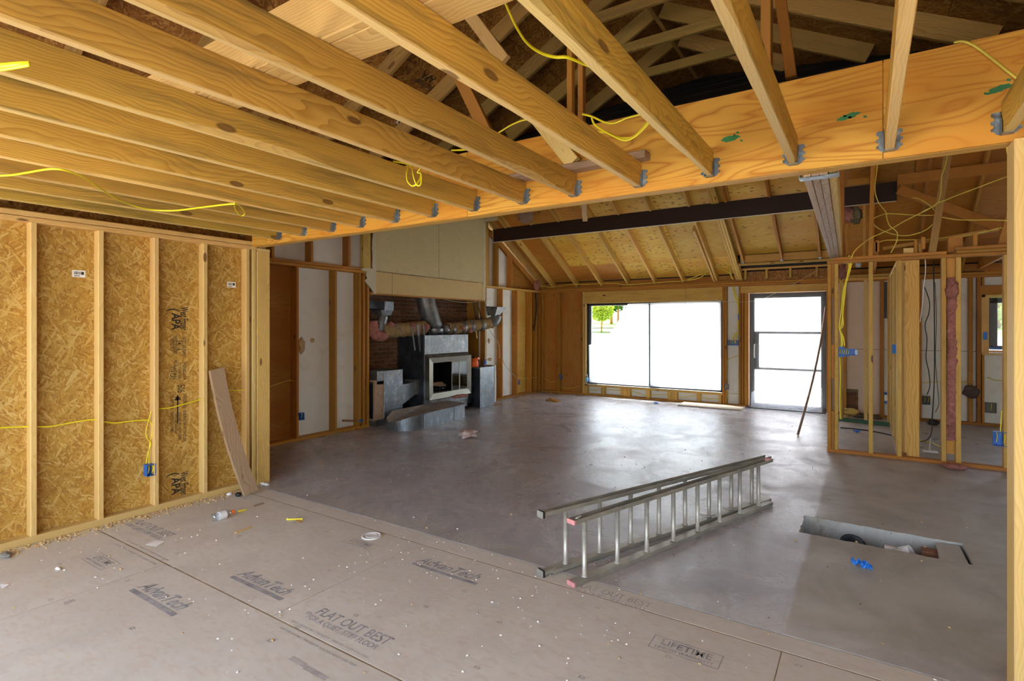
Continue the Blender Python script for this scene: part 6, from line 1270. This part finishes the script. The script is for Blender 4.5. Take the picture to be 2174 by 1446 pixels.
# scattered crumbs: nobody could count them
def scatter(name, n, pick, size, m, label, seed):
    rn = random.Random(seed); vs, fs_ = [], []
    for _ in range(n):
        x, y = pick(rn); s = size * rn.uniform(.35, 1.3); a = rn.uniform(0, pi); c, d_ = cos(a), sin(a); l, w, h = s, s * rn.uniform(.25, .8), s * rn.uniform(.15, .5); b = len(vs)
        for i, j, k_ in ((-1, -1, 0), (1, -1, 0), (1, 1, 0), (-1, 1, 0), (-.6, -.5, 1), (.7, -.6, 1), (.5, .6, 1), (-.7, .5, 1)): vs.append((x + (i * l * c - j * w * d_) / 2, y + (i * l * d_ + j * w * c) / 2, .001 + k_ * h))
        fs_ += [tuple(b + q_ for q_ in f) for f in ((4, 5, 6, 7), (0, 1, 5, 4), (1, 2, 6, 5), (2, 3, 7, 6), (3, 0, 4, 7))]
    return tag(mk(name, vs, fs_, m, None), label, kind='stuff')
SAW = flat('sawdust_flakes', (.62, .42, .18), .8, var=.3, nscale=60)
scatter('sawdust', 900, lambda r: (-5.09 + abs(r.gauss(0, .06)), r.uniform(.9, 3.1)), .016, SAW, 'sawdust flakes strewn along the left bottom plate', 1)
tag(scatter('sawdust', 260, lambda r: (-5.14 + r.uniform(-.04, .03), r.uniform(1.2, 3.1)), .014, SAW, 'sawdust on the bottom plate', 2)); bpy.context.scene.objects[-1] if False else None
scatter('plaster_crumbs', 170, lambda r: (r.uniform(-4.9, .4), abs(r.gauss(0, 1)) * 1.0 + 1.3), .011, PAPER, 'white plaster crumbs scattered over the floors', 3)
scatter('plaster_crumbs', 120, lambda r: (r.uniform(-3.0, -1.0), r.gauss(2.75, .25)), .009, PAPER, 'white plaster crumbs along the floor joint', 4)
scatter('dirt_crumbs', 260, lambda r: (r.uniform(-6.2, .9), r.uniform(3.2, 11)), .012, DIRT, 'dark crumbs scattered over the concrete', 5)
scatter('wood_crumbs', 160, lambda r: (r.uniform(-4.8, 1.2), r.uniform(1, 6)), .014, SAW, 'wood crumbs scattered over the floors', 6)

# ================================================================== OUTSIDE
gd = struct('ground')
DRIVE = flat('pale_concrete_drive', (.52, .50, .46), .8, var=.15); LAWN = flat('lawn_turf', (.16, .30, .03), .9, var=.35, nscale=2.0)
mk('drive', [(-140, 11.6, -.22), (80, 11.6, -.22), (80, 58, .60), (-140, 58, .60)], [(0, 1, 2, 3)], DRIVE, gd)
mk('lawn', [(-140, 58, .60), (80, 58, .60), (80, 95, 2.1), (-140, 95, 2.1)], [(0, 1, 2, 3)], LAWN, gd)
mk('yard', [(2.5, -40, -.3), (80, -40, -.3), (80, 11.6, -.3), (2.5, 11.6, -.3)], [(0, 1, 2, 3)], DRIVE, gd); mk('yard', [(-60, -40, -.3), (2.5, -40, -.3), (2.5, -1.02, -.3), (-60, -1.02, -.3)], [(0, 1, 2, 3)], DRIVE, gd)  # unseen pale ground added to bounce sunlight up onto the joist bottoms
mk('yard', [(-60, -1.02, -.3), (-5.4, -1.02, -.3), (-5.4, 3.0, -.3), (-60, 3.0, -.3)], [(0, 1, 2, 3)], LAWN, gd); mk('yard', [(-60, 3.0, -.3), (-7.5, 3.0, -.3), (-7.5, 11.6, -.3), (-60, 11.6, -.3)], [(0, 1, 2, 3)], LAWN, gd)
def tree(name, base, h, r, cz, n, m, label, seed, bark=None, sz=.3):
    e = empty(name, base, label, 'tree'); rn = random.Random(seed); b = Vector(base)
    tube('trunk', [b, b + Vector((.05, 0, h * .4)), b + Vector((0, .1, h * .8))], .09 * h / 4, bark or OLD, e, n=4, sides=8, rfun=lambda t: (.10 - .06 * t) * h / 4)
    vs, fs_ = [], []
    for _ in range(n):
        d = Vector((rn.gauss(0, 1), rn.gauss(0, 1), rn.gauss(0, 1))).normalized() * (rn.random() ** .4); c = b + Vector((d.x * r, d.y * r, cz + d.z * r * .95)); a = rn.uniform(0, 6.28); s = sz * rn.uniform(.5, 1.2)
        u_ = Vector((cos(a), sin(a), rn.uniform(-.6, .6))).normalized() * s; w_ = Vector((-sin(a) * .4, cos(a) * .4, rn.uniform(.2, 1))).normalized() * s * .6; k_ = len(vs); vs += [c - u_, c - w_, c + u_, c + w_]; fs_.append((k_, k_ + 1, k_ + 2, k_ + 3))
    tag(mk('foliage', vs, fs_, m, e), kind='stuff')
def leafm(name, c):
    t = NT(name); L = t.t.links; v, r = t.coord(); n = t.noise(v, 3.0, 3); col = t.ramp(n, [(.3, tuple(x * .6 for x in c)), (.7, c)]); d = t.new('BsdfDiffuse'); tr = t.new('BsdfTranslucent'); L.new(col, d.inputs[0]); L.new(col, tr.inputs[0]); m = t.new('MixShader'); m.inputs[0].default_value = .5; L.new(d.outputs[0], m.inputs[1]); L.new(tr.outputs[0], m.inputs[2]); L.new(m.outputs[0], t.out.inputs['Surface']); return t.m
LF1 = leafm('yellow_green_leaves', (.42, .50, .05)); LF2 = leafm('mid_green_leaves', (.07, .20, .03)); LF3 = leafm('dark_green_leaves', (.03, .09, .02))
def onl(u, y): d = ray(u, 690); t = y / d.y; zz_ = .6 + (y - 58) * .0405; return (d.x * t, y, zz_)
tree('maple_tree', onl(1277, 61), 4.6, 1.55, 2.75, 2600, LF1, 'young yellow-green tree on the lawn seen through the uncovered pane', 1, sz=.16)
tree('broad_tree', onl(1312, 80), 9, 3.6, 6.0, 2400, LF2, 'large green tree behind the young tree outside the window', 2, sz=.3); tree('broad_tree', onl(1298, 88), 11, 3.4, 5.2, 2000, LF3, 'dark green tree deep in the background outside', 3, sz=.35); tree('broad_tree', onl(1246, 92), 9, 3.4, 4.0, 1400, LF3, 'pale distant tree at the left edge of the window', 4, sz=.3)
tree('broad_tree', onl(2118, 75), 8, 4.5, 4.0, 2200, LF1, 'yellow-green tree beyond the small right window', 5, sz=.35)
fe = empty('rail_fence', onl(1275, 59.5), 'dark two-rail fence on the lawn outside the picture window', 'fence'); a, b = onl(1215, 59.5), onl(1360, 59.5)
for z in (.12, .62): board('rail', Vector(a) + Vector((0, 0, z)), Vector(b) + Vector((0, 0, z)), .05, .10, BLACK, fe)
for k_ in range(6): p = Vector(a) + (Vector(b) - Vector(a)) * k_ / 5; board('fence_post', p + Vector((0, .06, -.1)), p + Vector((0, .06, .8)), .10, .10, BLACK, fe)

GROUPS = {'outlet_box': 'electrical boxes on the bare studs', 'switch_box': 'electrical boxes on the bare studs', 'yellow_cable': 'yellow cables strung through the framing', 'power_cord': 'black cords in the small rooms',
          'plastic_sheet': 'polythene sheets over the openings', 'tape_wad': 'blue tape wads on the floor', 'wood_offcut': 'wood scraps on the floor', 'insulation_scrap': 'pink insulation remnants', 'insulation_tuft': 'pink insulation remnants', 'insulation_batt': 'pink insulation remnants',
          'broad_tree': 'trees outside', 'maple_tree': 'trees outside', 'hanger_rod': 'hanger rods above the ducts', 'tape_dab': 'blue tape dabs on the studs', 'water_bottle': 'plastic bottles', 'drink_bottle': 'plastic bottles', 'insulated_duct': 'insulated ducts beside the flue',
          'rubble_lump': 'rubble lumps', 'cable_offcut': 'cable offcuts on the floor', 'paper_slip': 'paper slips on the floor', 'white_cable': 'loose white cables', 'paper_scrap': 'torn paper scraps', 'plaster_bit': 'plaster bits by the wall'}
for o in list(SC.objects):
    if o.parent is None and o.get('category'):
        b = o.name.split('.')[0]
        if b in GROUPS: o['group'] = GROUPS[b]
